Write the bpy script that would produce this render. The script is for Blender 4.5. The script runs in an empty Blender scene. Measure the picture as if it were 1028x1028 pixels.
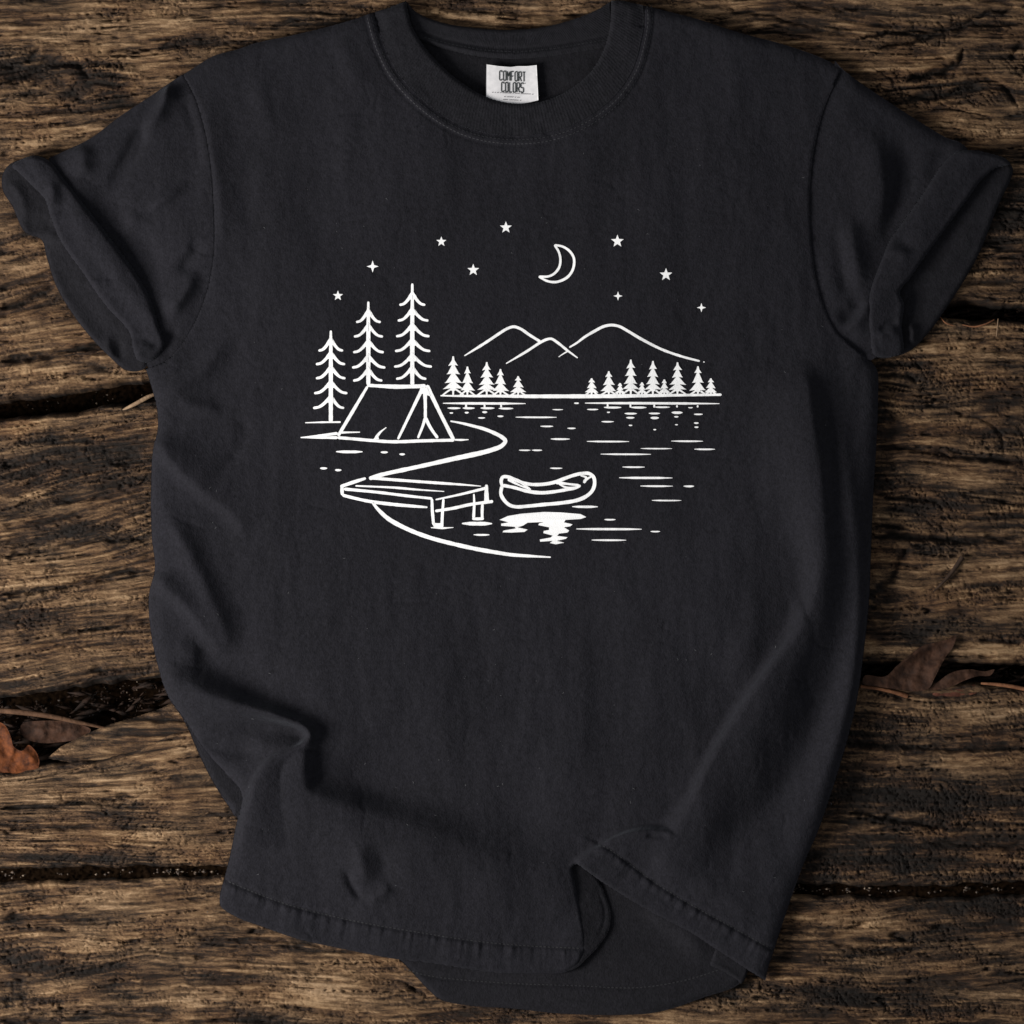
import bpy, math, random
import numpy as np
from mathutils import Vector
from mathutils.geometry import tessellate_polygon

# ------------------------------------------------------------------ camera, light, exposure
S = 0.0008                      # metres per unit of the flat-lay plan (0.8 mm); plan y runs down
HALF = 514.0
sc = bpy.context.scene
COL = sc.collection

cam = bpy.data.cameras.new('camera'); camo = bpy.data.objects.new('camera', cam)
COL.objects.link(camo); camo.location = (0, 0, 5.0)
cam.sensor_width = 36; cam.lens = 36 * 5.0 / (1028 * S); cam.clip_end = 50
sc.camera = camo

world = bpy.data.worlds.new('World'); sc.world = world; world.use_nodes = True
bg = world.node_tree.nodes['Background']
bg.inputs[0].default_value = (0.93, 0.96, 1.0, 1); bg.inputs[1].default_value = 0.30

def area(name, loc, size, power, color, target=(0, 0, 0)):
    l = bpy.data.lights.new(name, 'AREA'); l.shape = 'SQUARE'; l.size = size; l.energy = power; l.color = color
    o = bpy.data.objects.new(name, l); COL.objects.link(o); o.location = loc
    o.rotation_euler = (Vector(target) - Vector(loc)).to_track_quat('-Z', 'Y').to_euler()
    return o
area('softbox_key', (-1.72, -0.50, 1.02), 0.80, 73.0, (1.0, 0.97, 0.93), (0.05, 0, 0))
sc.view_settings.view_transform = 'Standard'; sc.view_settings.look = 'None'
sc.view_settings.exposure = 0.0; sc.view_settings.gamma = 1.0
sc.view_settings.use_curve_mapping = False

# ------------------------------------------------------------------ noise
_r = np.random.RandomState(7)
PERM = _r.permutation(4096).astype(np.int64)
GA = _r.rand(4096) * 2 * np.pi
GX, GY = np.cos(GA), np.sin(GA)
def perlin(x, y, seed=0):
    xi = np.floor(x).astype(np.int64); yi = np.floor(y).astype(np.int64)
    xf = x - xi; yf = y - yi
    u = xf * xf * xf * (xf * (xf * 6 - 15) + 10); v = yf * yf * yf * (yf * (yf * 6 - 15) + 10)
    def g(ix, iy, dx, dy):
        h = PERM[(PERM[(ix + seed * 131) & 4095] + iy * 1 + seed * 17) & 4095]
        return GX[h] * dx + GY[h] * dy
    a = g(xi, yi, xf, yf); b = g(xi + 1, yi, xf - 1, yf)
    c = g(xi, yi + 1, xf, yf - 1); d = g(xi + 1, yi + 1, xf - 1, yf - 1)
    return ((a + (b - a) * u) * (1 - v) + (c + (d - c) * u) * v) * 1.5
def fbm(x, y, seed=0, octs=4, gain=0.5):
    t = 0; a = 1
    for o in range(octs):
        t = t + a * perlin(x * 2 ** o, y * 2 ** o, seed + o * 3); a *= gain
    return t
def smooth(e0, e1, x):
    t = np.clip((x - e0) / (e1 - e0), 0, 1); return t * t * (3 - 2 * t)

# ------------------------------------------------------------------ curves
def catmull(pts, step=3.0, closed=False):
    P = [np.array(p, float) for p in pts]
    if len(P) < 3 and not closed:
        a, b = P[0], P[-1]; n = max(2, int(np.linalg.norm(b - a) / step) + 1)
        return [tuple(a + (b - a) * i / (n - 1)) for i in range(n)]
    Q = ([P[-1]] + P + [P[0], P[1]]) if closed else ([2 * P[0] - P[1]] + P + [2 * P[-1] - P[-2]])
    out = []
    for i in range(1, len(Q) - 2):
        p0, p1, p2, p3 = Q[i - 1], Q[i], Q[i + 1], Q[i + 2]
        t0 = 0; t1 = t0 + max(np.linalg.norm(p1[:2] - p0[:2]), 1e-6) ** .5
        t2 = t1 + max(np.linalg.norm(p2[:2] - p1[:2]), 1e-6) ** .5; t3 = t2 + max(np.linalg.norm(p3[:2] - p2[:2]), 1e-6) ** .5
        n = max(1, int(np.ceil(np.linalg.norm(p2[:2] - p1[:2]) / step)))
        for k in range(n):
            t = t1 + (t2 - t1) * k / n
            A1 = (t1 - t) / (t1 - t0) * p0 + (t - t0) / (t1 - t0) * p1
            A2 = (t2 - t) / (t2 - t1) * p1 + (t - t1) / (t2 - t1) * p2
            A3 = (t3 - t) / (t3 - t2) * p2 + (t - t2) / (t3 - t2) * p3
            B1 = (t2 - t) / (t2 - t0) * A1 + (t - t0) / (t2 - t0) * A2
            B2 = (t3 - t) / (t3 - t1) * A2 + (t - t1) / (t3 - t1) * A3
            out.append(tuple((t2 - t) / (t2 - t1) * B1 + (t - t1) / (t2 - t1) * B2))
    if not closed: out.append(tuple(P[-1]))
    return out

def W(x, y, z): return ((x - HALF) * S, (HALF - y) * S, z * S)

# ------------------------------------------------------------------ materials
def mat(name):
    m = bpy.data.materials.new(name); m.use_nodes = True
    nt = m.node_tree; b = nt.nodes['Principled BSDF']; return m, nt, b
def node(nt, t, **kw):
    n = nt.nodes.new(t)
    for k, v in kw.items(): setattr(n, k, v)
    return n
def math_(nt, op, a, b=None, c=None):
    n = node(nt, 'ShaderNodeMath', operation=op)
    for i, v in enumerate((a, b, c)):
        if v is None: continue
        if isinstance(v, (int, float)): n.inputs[i].default_value = v
        else: nt.links.new(v, n.inputs[i])
    return n.outputs[0]
def noise_(nt, vec, scale, detail=3, rough=.55, mapscale=None, dist=0):
    if mapscale:
        mp = node(nt, 'ShaderNodeMapping'); mp.inputs['Scale'].default_value = mapscale
        nt.links.new(vec, mp.inputs['Vector']); vec = mp.outputs[0]
    n = node(nt, 'ShaderNodeTexNoise'); n.inputs['Scale'].default_value = scale
    n.inputs['Detail'].default_value = detail; n.inputs['Roughness'].default_value = rough
    n.inputs['Distortion'].default_value = dist
    nt.links.new(vec, n.inputs['Vector']); return n.outputs[0]
def ramp_(nt, fac, stops):
    r = node(nt, 'ShaderNodeValToRGB'); e = r.color_ramp.elements
    while len(e) < len(stops): e.new(0.5)
    for i, (p, c) in enumerate(stops): e[i].position = p; e[i].color = tuple(c) + (1,)
    nt.links.new(fac, r.inputs[0]); return r.outputs[0]

def fabric(name, base, rib=None, k=1.0):
    m, nt, b = mat(name)
    g = node(nt, 'ShaderNodeNewGeometry').outputs['Position']
    n1 = noise_(nt, g, 800, 2, .65, (1, .75, 1))          # loops of the knit
    n2 = noise_(nt, g, 260, 3, .65, (1, .85, 1))           # uneven garment dye
    n3 = noise_(nt, g, 9, 3, .5)
    s = math_(nt, 'ADD', math_(nt, 'MULTIPLY', n1, 1.1), math_(nt, 'MULTIPLY', n2, .8))
    s = math_(nt, 'ADD', s, math_(nt, 'MULTIPLY', n3, .45))
    f = math_(nt, 'MULTIPLY', math_(nt, 'SUBTRACT', s, .62), 1.0)
    c0 = [v * .55 for v in base]; c1 = [v * 1.5 for v in base]
    nt.links.new(ramp_(nt, f, [(0.18, c0), (0.92, c1)]), b.inputs['Base Color'])
    b.inputs['Roughness'].default_value = .92; b.inputs['Specular IOR Level'].default_value = .12
    b.inputs['Sheen Weight'].default_value = .11 * k; b.inputs['Sheen Roughness'].default_value = .35
    b.inputs['Sheen Tint'].default_value = (.75, .82, .95, 1)
    h = math_(nt, 'ADD', math_(nt, 'MULTIPLY', n1, .7), n2)
    if rib:                                              # radial ribs round a neck centre
        sx = node(nt, 'ShaderNodeSeparateXYZ'); nt.links.new(g, sx.inputs[0])
        a = math_(nt, 'ARCTAN2', math_(nt, 'SUBTRACT', sx.outputs[1], rib[1]), math_(nt, 'SUBTRACT', sx.outputs[0], rib[0]))
        w = math_(nt, 'SINE', math_(nt, 'MULTIPLY', a, rib[2]))
        h = math_(nt, 'ADD', h, math_(nt, 'MULTIPLY', w, .10))
    bp = node(nt, 'ShaderNodeBump'); bp.inputs['Strength'].default_value = .55; bp.inputs['Distance'].default_value = .0011
    nt.links.new(h, bp.inputs['Height']); nt.links.new(bp.outputs[0], b.inputs['Normal'])
    return m
CHAR = (0.0111, 0.0107, 0.0137)
M_cloth = fabric('washed_black_cotton', CHAR)
M_in = fabric('inner_cotton', (0.0096, 0.0092, 0.0114), k=.6)
nc = W(511, -40, 0)
M_rib = fabric('ribbed_collar', (0.0108, 0.0105, 0.0130), rib=(nc[0], nc[1], 330))
M_stitch, nt, b = mat('stitch_thread'); b.inputs['Base Color'].default_value = (.0135, .0135, .017, 1); b.inputs['Roughness'].default_value = .8
M_stitch_d, nt, b = mat('dark_thread'); b.inputs['Base Color'].default_value = (.007, .007, .009, 1); b.inputs['Roughness'].default_value = .8
M_ink, nt, b = mat('white_print_ink')
g = node(nt, 'ShaderNodeNewGeometry').outputs['Position']
n_i = noise_(nt, g, 1100, 3, .7, (1, .7, 1)); nt.links.new(ramp_(nt, n_i, [(.22, (.66, .66, .67)), (.40, (.92, .92, .92)), (.7, (.96, .96, .96))]), b.inputs['Base Color'])
bp = node(nt, 'ShaderNodeBump'); bp.inputs['Strength'].default_value = .35; bp.inputs['Distance'].default_value = .0008
nt.links.new(n_i, bp.inputs['Height']); nt.links.new(bp.outputs[0], b.inputs['Normal'])
b.inputs['Roughness'].default_value = .75; b.inputs['Specular IOR Level'].default_value = .2
M_label, nt, b = mat('label_satin'); g = node(nt, 'ShaderNodeNewGeometry').outputs['Position']
nt.links.new(ramp_(nt, noise_(nt, g, 260, 3), [(.3, (.66, .65, .66)), (.7, (.80, .78, .79))]), b.inputs['Base Color']); b.inputs['Roughness'].default_value = .6
M_black, nt, b = mat('label_ink'); b.inputs['Base Color'].default_value = (.02, .025, .025, 1)
M_grey, nt, b = mat('small_print_ink'); b.inputs['Base Color'].default_value = (.22, .21, .22, 1)

# ------------------------------------------------------------------ objects
def link(name, me, m, parent=None):
    o = bpy.data.objects.new(name, me); COL.objects.link(o)
    if m: me.materials.append(m)
    if parent: o.parent = parent
    return o
def empty(name, loc=(0, 0, 0)):
    o = bpy.data.objects.new(name, None); COL.objects.link(o); o.location = loc; o.empty_display_size = .05; return o
def tag(o, label=None, cat=None, group=None, kind=None):
    for k, v in (('label', label), ('category', cat), ('group', group), ('kind', kind)):
        if v: o[k] = v
    return o
def np_mesh(name, V, quads, smooth_=True, tris=None):
    me = bpy.data.meshes.new(name)
    nv = len(V); me.vertices.add(nv); me.vertices.foreach_set('co', np.asarray(V, np.float32).ravel())
    nq = len(quads); nt_ = 0 if tris is None else len(tris)
    loops = quads.ravel() if nt_ == 0 else np.concatenate([quads.ravel(), tris.ravel()])
    me.loops.add(len(loops)); me.loops.foreach_set('vertex_index', loops.astype(np.int32))
    st = np.concatenate([np.arange(nq) * 4, nq * 4 + np.arange(nt_) * 3]).astype(np.int32)
    tot = np.concatenate([np.full(nq, 4), np.full(nt_, 3)]).astype(np.int32)
    me.polygons.add(nq + nt_); me.polygons.foreach_set('loop_start', st); me.polygons.foreach_set('loop_total', tot)
    if smooth_: me.polygons.foreach_set('use_smooth', np.ones(nq + nt_, bool))
    me.update(calc_edges=True); me.validate(); return me

class Field:
    """a regular grid of heights over a rectangle of the plan"""
    def __init__(s, x0, y0, x1, y1, d, z=0.0):
        s.d = d; s.xs = np.arange(x0, x1 + d, d); s.ys = np.arange(y0, y1 + d, d)
        s.X, s.Y = np.meshgrid(s.xs, s.ys); s.Z = np.full(s.X.shape, float(z)); s.k = 1.0; s.grp = None
    def near(s, pts, R):
        """signed distance, arc fraction and nearest point of a polyline, within R"""
        D = np.full(s.X.shape, 1e9); Sg = np.zeros(s.X.shape); T = np.zeros(s.X.shape); NX = s.X.copy(); NY = s.Y.copy()
        P = np.array(pts, float)[:, :2]; L = np.r_[0, np.cumsum(np.hypot(*np.diff(P, axis=0).T))]; tot = max(L[-1], 1e-9)
        for k in range(len(P) - 1):
            a, b = P[k], P[k + 1]; e = b - a; l2 = e @ e
            if l2 < 1e-12: continue
            i0 = max(0, int((min(a[0], b[0]) - R - s.xs[0]) / s.d)); i1 = min(len(s.xs), int((max(a[0], b[0]) + R - s.xs[0]) / s.d) + 2)
            j0 = max(0, int((min(a[1], b[1]) - R - s.ys[0]) / s.d)); j1 = min(len(s.ys), int((max(a[1], b[1]) + R - s.ys[0]) / s.d) + 2)
            if i0 >= i1 or j0 >= j1: continue
            sl = (slice(j0, j1), slice(i0, i1)); x = s.X[sl] - a[0]; y = s.Y[sl] - a[1]
            t = np.clip((x * e[0] + y * e[1]) / l2, 0, 1); qx = x - t * e[0]; qy = y - t * e[1]
            d = np.hypot(qx, qy); m = d < D[sl] - 1e-9
            D[sl] = np.where(m, d, D[sl]); Sg[sl] = np.where(m, np.sign(e[0] * y - e[1] * x), Sg[sl])
            T[sl] = np.where(m, (L[k] + t * math.sqrt(l2)) / tot, T[sl])
            NX[sl] = np.where(m, a[0] + t * e[0], NX[sl]); NY[sl] = np.where(m, a[1] + t * e[1], NY[sl])
        return D, Sg, T, NX, NY
    def fold(s, pts, h, wl, wr, p=1.6, taper=.3):
        """raise a ridge along pts; wl / wr = widths left / right of travel (plan y down); h, wl, wr may be lists"""
        c = catmull(pts, 4); h = list(np.atleast_1d(h) * s.k); h, wl, wr = [list(np.atleast_1d(v).astype(float)) for v in (h, wl, wr)]
        R = 2.4 * max(max(wl), max(wr))
        D, Sg, T, _, _ = s.near(c, R)
        f = lambda v: np.interp(T, np.linspace(0, 1, len(v)), v)
        w = np.where(Sg > 0, f(wr), f(wl)); H = f(h)
        if taper: H = H * smooth(0, taper, T) * smooth(0, taper, 1 - T)
        c_ = np.where(D < 1e8, H * np.exp(-(np.minimum(D, 1e4) / w) ** p), 0)
        sg = .24 * min(min(wl), min(wr)) / s.d; n = int(sg * 2.5) + 1; k = np.exp(-.5 * (np.arange(-n, n + 1) / sg) ** 2); k /= k.sum()
        jj, ii = np.nonzero(c_)
        if not len(jj): return
        j0, j1, i0, i1 = max(0, jj.min() - n), jj.max() + n + 1, max(0, ii.min() - n), ii.max() + n + 1
        q = c_[j0:j1, i0:i1]; q = np.pad(q, n, mode='edge')            # cloth never creases along a medial line: soften
        q = sum(k[a] * q[a:a + q.shape[0] - 2 * n] for a in range(2 * n + 1)); q = sum(k[a] * q[:, a:a + q.shape[1] - 2 * n] for a in range(2 * n + 1))
        if s.grp is not None: s.grp[j0:j1, i0:i1] = np.maximum(s.grp[j0:j1, i0:i1], q)
        else: s.Z[j0:j1, i0:i1] += q
    def group(s): s.grp = np.zeros(s.X.shape)
    def flush(s): s.Z += s.grp; s.grp = None
    def sample(s, x, y, Z=None):
        Z = s.Z if Z is None else Z
        fx = np.clip((np.asarray(x) - s.xs[0]) / s.d, 0, len(s.xs) - 1.001); fy = np.clip((np.asarray(y) - s.ys[0]) / s.d, 0, len(s.ys) - 1.001)
        i = fx.astype(int); j = fy.astype(int); u = fx - i; v = fy - j
        return (Z[j, i] * (1 - u) + Z[j, i + 1] * u) * (1 - v) + (Z[j + 1, i] * (1 - u) + Z[j + 1, i + 1] * u) * v
    def inside(s, poly):
        P = np.array(poly, float)[:, :2]; Q = np.roll(P, -1, 0); M = np.zeros(s.X.shape, bool)
        for j, y in enumerate(s.ys):
            m = (P[:, 1] > y) != (Q[:, 1] > y)
            if not m.any(): continue
            a, b = P[m], Q[m]; xc = np.sort(a[:, 0] + (y - a[:, 1]) * (b[:, 0] - a[:, 0]) / (b[:, 1] - a[:, 1]))
            M[j] = (np.searchsorted(xc, s.xs) % 2) == 1
        return M
    def sheet(s, name, outline, m, parent=None, skirt=3.0, bulge=0.0):
        """cut the field along an outline into one mesh with a turned-down rim"""
        out = list(outline); M = s.inside(out)
        D, _, _, NX, NY = s.near(out + [out[0]], 3 * s.d + 1)
        cell = M[:-1, :-1] | M[1:, :-1] | M[:-1, 1:] | M[1:, 1:]
        use = np.zeros(M.shape, bool)
        use[:-1, :-1] |= cell; use[1:, :-1] |= cell; use[:-1, 1:] |= cell; use[1:, 1:] |= cell
        x = np.where(M, s.X, NX); y = np.where(M, s.Y, NY)
        z = s.sample(x, y)
        idx = np.full(M.shape, -1); idx[use] = np.arange(use.sum())
        V = np.stack([(x[use] - HALF) * S, (HALF - y[use]) * S, z[use] * S], 1)
        j, i = np.nonzero(cell)
        q = np.stack([idx[j, i], idx[j + 1, i], idx[j + 1, i + 1], idx[j, i + 1]], 1)
        if skirt:
            e = np.concatenate([q[:, [0, 1]], q[:, [1, 2]], q[:, [2, 3]], q[:, [3, 0]]])
            key = np.sort(e, 1); key = key[:, 0] * (len(V) + 1) + key[:, 1]
            u, inv, cnt = np.unique(key, return_inverse=True, return_counts=True)
            be = e[cnt[inv] == 1]; bv = np.unique(be); mp = {v: len(V) + k for k, v in enumerate(bv)}
            low = V[bv].copy(); low[:, 2] -= skirt * S
            n2 = np.array([[a, mp[a], mp[b], b] for a, b in be])[:, ::-1]
            V = np.concatenate([V, low]); q = np.concatenate([q, n2])
        me = np_mesh(name, V, q)
        return link(name, me, m, parent)

def E(d, R, T):
    t = 1 - np.clip(d / R, 0, 1); return T * np.sqrt(np.maximum(0, 1 - t * t))

# ------------------------------------------------------------------ wooden planks (the surface)
def wood_material():
    m, nt, b = mat('weathered_wood')
    g = node(nt, 'ShaderNodeNewGeometry').outputs['Position']
    at = node(nt, 'ShaderNodeAttribute', attribute_name='tone').outputs['Fac']
    wa = node(nt, 'ShaderNodeAttribute', attribute_name='warm').outputs['Fac']
    f1 = noise_(nt, g, 520, 4, .72, (.16, 1, 1), .5)
    f2 = noise_(nt, g, 1400, 2, .7, (.45, 1, 1))
    t = math_(nt, 'ADD', at, math_(nt, 'MULTIPLY', math_(nt, 'SUBTRACT', f1, .5), .85))
    t = math_(nt, 'ADD', t, math_(nt, 'MULTIPLY', math_(nt, 'SUBTRACT', f2, .5), .55))
    c = ramp_(nt, t, [(0.0, (.006, .004, .003)), (.25, (.018, .0098, .0052)), (.5, (.080, .047, .0245)), (.75, (.180, .108, .056)), (1.0, (.345, .226, .130))])
    d = ramp_(nt, t, [(0.0, (.007, .004, .002)), (.3, (.030, .0130, .0058)), (.6, (.118, .060, .026)), (1.0, (.30, .185, .092))])
    mx = node(nt, 'ShaderNodeMix', data_type='RGBA'); nt.links.new(wa, mx.inputs[0]); nt.links.new(c, mx.inputs[6]); nt.links.new(d, mx.inputs[7])
    nt.links.new(mx.outputs[2], b.inputs['Base Color'])
    b.inputs['Roughness'].default_value = .78; b.inputs['Specular IOR Level'].default_value = .25
    bp = node(nt, 'ShaderNodeBump'); bp.inputs['Strength'].default_value = .8; bp.inputs['Distance'].default_value = .0016
    nt.links.new(math_(nt, 'ADD', f1, math_(nt, 'MULTIPLY', f2, .6)), bp.inputs['Height']); nt.links.new(bp.outputs[0], b.inputs['Normal'])
    return m
M_wood = wood_material()

GAPS = [([(-600, 470), (0, 412), (60, 405), (150, 391), (300, 372), (600, 340), (880, 316), (945, 312), (1028, 316), (1600, 330)], 7),
        ([(-600, 735), (0, 714), (90, 702), (165, 692), (400, 684), (860, 677), (940, 675), (1028, 679), (1600, 690)], 10),
        ([(-600, 890), (0, 879), (110, 877), (230, 875), (500, 884), (800, 893), (930, 896), (1028, 892), (1600, 885)], 3.4)]
CRACKS = [  # plan points, depth, width
 ([(0, 68), (25, 62), (40, 47)], 6, 2.2), ([(0, 84), (30, 72), (52, 63), (80, 68), (92, 80)], 6, 3), ([(25, 118), (50, 112), (85, 96)], 4, 2), ([(95, 62), (112, 52), (127, 44)], 3, 1.6),
 ([(160, 50), (190, 40), (215, 38), (257, 28), (320, 17), (370, 8)], 4, 2.2), ([(0, 311), (30, 300), (57, 289)], 8, 3), ([(0, 290), (25, 284), (50, 278)], 4, 2), ([(0, 364), (45, 356), (95, 347), (118, 344)], 9, 3.4),
 ([(0, 470), (60, 460), (150, 452)], 3, 2), ([(20, 505), (90, 500), (150, 490)], 4, 2.5), ([(0, 560), (40, 553), (75, 545), (155, 540)], 6, 2.2),
 ([(0, 597), (45, 592), (80, 585), (110, 576), (155, 572)], 8, 3), ([(60, 637), (100, 630), (150, 617)], 4, 2), ([(88, 674), (125, 672), (158, 668)], 5, 2), ([(0, 528), (50, 521), (90, 515)], 4, 2),
 ([(0, 813), (50, 810), (100, 803), (138, 800)], 7, 2.6), ([(0, 834), (50, 832), (95, 829)], 5, 2.2), ([(0, 923), (60, 922), (110, 921)], 3, 1.6), ([(88, 944), (130, 945), (187, 940), (257, 943), (330, 950)], 5, 1.8),
 ([(92, 1018), (150, 1021), (200, 1023), (300, 1022)], 5, 2), ([(0, 1005), (60, 1006), (62, 1020)], 3, 1.5), ([(0, 1026), (60, 1026)], 6, 3),
 ([(861, 40), (891, 32), (926, 32), (978, 25), (1028, 25)], 8, 2.0), ([(881, 47), (931, 38), (961, 25), (996, 12), (1028, 8)], 8, 1.8), ([(911, 82), (941, 72), (961, 65), (968, 50)], 9, 2.6),
 ([(906, 95), (940, 98), (983, 82), (1008, 87), (1023, 110)], 6, 2.0), ([(1015, 60), (1022, 48), (1028, 44)], 6, 2), ([(800, 6), (840, 10), (880, 4)], 4, 2), ([(700, 5), (760, 14), (800, 24), (860, 30)], 4, 1.8),
 ([(881, 377), (911, 378), (925, 382)], 5, 1.6), ([(878, 449), (921, 452), (966, 459), (1028, 464)], 8, 2.0), ([(884, 397), (930, 398), (978, 399)], 3, 1.3), ([(878, 497), (921, 501), (946, 505)], 6, 1.8),
 ([(877, 538), (911, 539), (960, 543), (996, 541), (1028, 539)], 10, 3.2), ([(911, 551), (903, 566), (893, 584), (878, 590)], 6, 3), ([(946, 596), (990, 597), (1028, 602)], 3, 1.3), ([(983, 641), (1028, 645)], 4, 2),
 ([(853, 746), (921, 750), (970, 752), (1028, 749)], 6, 2.4), ([(853, 816), (880, 819), (921, 828), (953, 831)], 8, 2.4), ([(933, 847), (980, 849), (1028, 847)], 5, 1.8), ([(833, 946), (871, 955), (946, 956)], 4, 1.6),
 ([(930, 405), (1000, 430), (1010, 470)], 3, 1.3), ([(230, 970), (300, 975), (400, 985), (430, 1000)], 4, 1.8), ([(415, 20), (470, 12), (560, 16), (600, 6)], 3, 1.4)]
TONES = [(930, 840, 200, 120, -.13), (970, 230, 120, 90, -.06), (120, 480, 160, 60, -.07), (1000, 480, 90, 90, -.05), (110, 35, 150, 35, .18), (170, 95, 70, 25, .16), (30, 130, 40, 25, .10), (90, 85, 45, 22, -.34), (8, 66, 22, 14, -.35), (190, 45, 30, 10, -.28), (40, 18, 40, 8, -.15), (290, 22, 60, 10, -.12),  # tonal patches of the wood; lower-right darks also paint in the shirt's shadow
 (60, 376, 100, 9, .26), (50, 262, 40, 14, .12), (40, 330, 60, 12, .1), (60, 432, 90, 7, .22), (110, 445, 60, 10, -.2), (75, 470, 80, 18, -.24), (30, 500, 50, 12, .05), (75, 533, 32, 8, -.30),
 (60, 570, 90, 12, .18), (30, 585, 30, 8, .15), (110, 605, 60, 14, .16), (25, 625, 40, 12, -.28), (70, 655, 90, 14, .05), (30, 685, 60, 14, -.12), (110, 660, 50, 10, .1),
 (60, 795, 90, 12, .24), (150, 790, 40, 10, .20), (120, 815, 40, 12, -.30), (145, 840, 42, 7, .40), (40, 850, 50, 10, .16), (100, 862, 80, 8, -.25), (60, 903, 110, 10, .18), (180, 898, 60, 9, .22),
 (35, 965, 25, 12, -.38), (200, 952, 50, 9, .25), (60, 940, 80, 8, .12), (120, 980, 90, 14, -.05), (220, 1000, 80, 16, .10), (330, 990, 70, 22, .30), (30, 1012, 30, 8, .12), (280, 950, 60, 6, -.2),
 (500, 15, 110, 12, .25), (720, 12, 60, 10, .08), (860, 25, 30, 8, .2), (930, 52, 40, 10, .14), (880, 70, 40, 8, .10), (1000, 60, 40, 20, -.15), (930, 92, 40, 14, -.26), (1000, 132, 36, 16, .22), (960, 125, 30, 8, .08), (1010, 220, 40, 26, -.28), (1012, 185, 30, 14, -.15),
 (985, 285, 40, 14, .16), (960, 350, 40, 22, .22), (985, 380, 26, 20, .12), (920, 372, 18, 12, -.30), (882, 412, 12, 22, -.42), (940, 425, 50, 10, .16), (895, 455, 30, 6, -.1), (885, 485, 18, 10, -.35), (945, 505, 40, 10, -.35), (980, 490, 40, 9, .14), (900, 525, 30, 7, .10),
 (1010, 400, 20, 50, -.18), (940, 580, 60, 20, .12), (873, 600, 12, 20, -.4), (1005, 578, 30, 10, .15), (960, 612, 60, 8, -.1), (1003, 653, 34, 9, .46), (900, 635, 40, 12, -.15), (960, 712, 60, 10, .24), (870, 735, 32, 14, -.30), (1005, 722, 30, 8, .2), (980, 765, 60, 7, .16),
 (900, 800, 110, 16, -.34), (1010, 820, 26, 10, .16), (940, 836, 30, 5, .22), (880, 862, 90, 13, -.36), (990, 868, 40, 8, .12), (870, 928, 46, 7, .52), (850, 938, 30, 5, .3), (1000, 912, 50, 16, -.32), (900, 972, 40, 12, .08), (840, 1000, 60, 16, -.32), (1000, 1002, 36, 10, .10), (940, 1010, 50, 8, -.22), (890, 1022, 40, 4, .2)]
WARMS = [(900, 65, 60, 25, .5), (120, 110, 80, 40, .35), (1000, 745, 22, 10, .9), (975, 760, 30, 10, .5), (10, 430, 20, 8, .8), (150, 430, 14, 8, .8), (80, 845, 30, 14, .5), (210, 855, 30, 12, .7), (50, 340, 80, 40, .4), (1000, 860, 40, 18, .5), (960, 590, 60, 30, .35),
 (930, 440, 60, 20, .4), (120, 620, 50, 20, .4), (870, 930, 50, 12, .4), (900, 845, 80, 14, .4), (980, 380, 50, 30, .3), (1000, 140, 40, 30, .3)]
KNOTS = [(60, 85, 34, 16), (92, 90, 20, 12), (35, 962, 22, 16), (148, 968, 14, 10), (80, 950, 10, 8), (885, 590, 22, 16), (995, 98, 20, 12), (880, 412, 18, 22)]

def gap_y(k, x): 
    p = np.array(GAPS[k][0], float)
    c = np.array(catmull(GAPS[k][0], 8)); return np.interp(x, c[:, 0], c[:, 1])

def crack_field():
    F = Field(-30, -30, 1060, 1060, 1.3)
    amt = np.zeros(F.X.shape)
    for k, (p, dep, w) in enumerate(CRACKS):
        c = np.array(catmull(p, 4)); n = len(c)                     # ragged, never a clean pen line
        t = np.arange(n) * 1.0; c = c + np.stack([fbm(t * .31, t * 0 + k, 5) * 1.5, fbm(t * .27, t * 0 + k * 3.3, 9) * 2.6], 1)
        D, _, T, _, _ = F.near(list(map(tuple, c)), 4 * w + 4)
        ww = w * (.75 + .7 * np.abs(fbm(T * n * .13, D * 0 + k, 14, 3))) * smooth(0, .12, T) * smooth(0, .12, 1 - T) + .25
        amt = np.minimum(amt, np.where(D < 1e8, -dep * np.exp(-(np.minimum(D, 99) / ww) ** 1.5), 0))
    F.Z = amt; return F
CF = crack_field()

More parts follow.
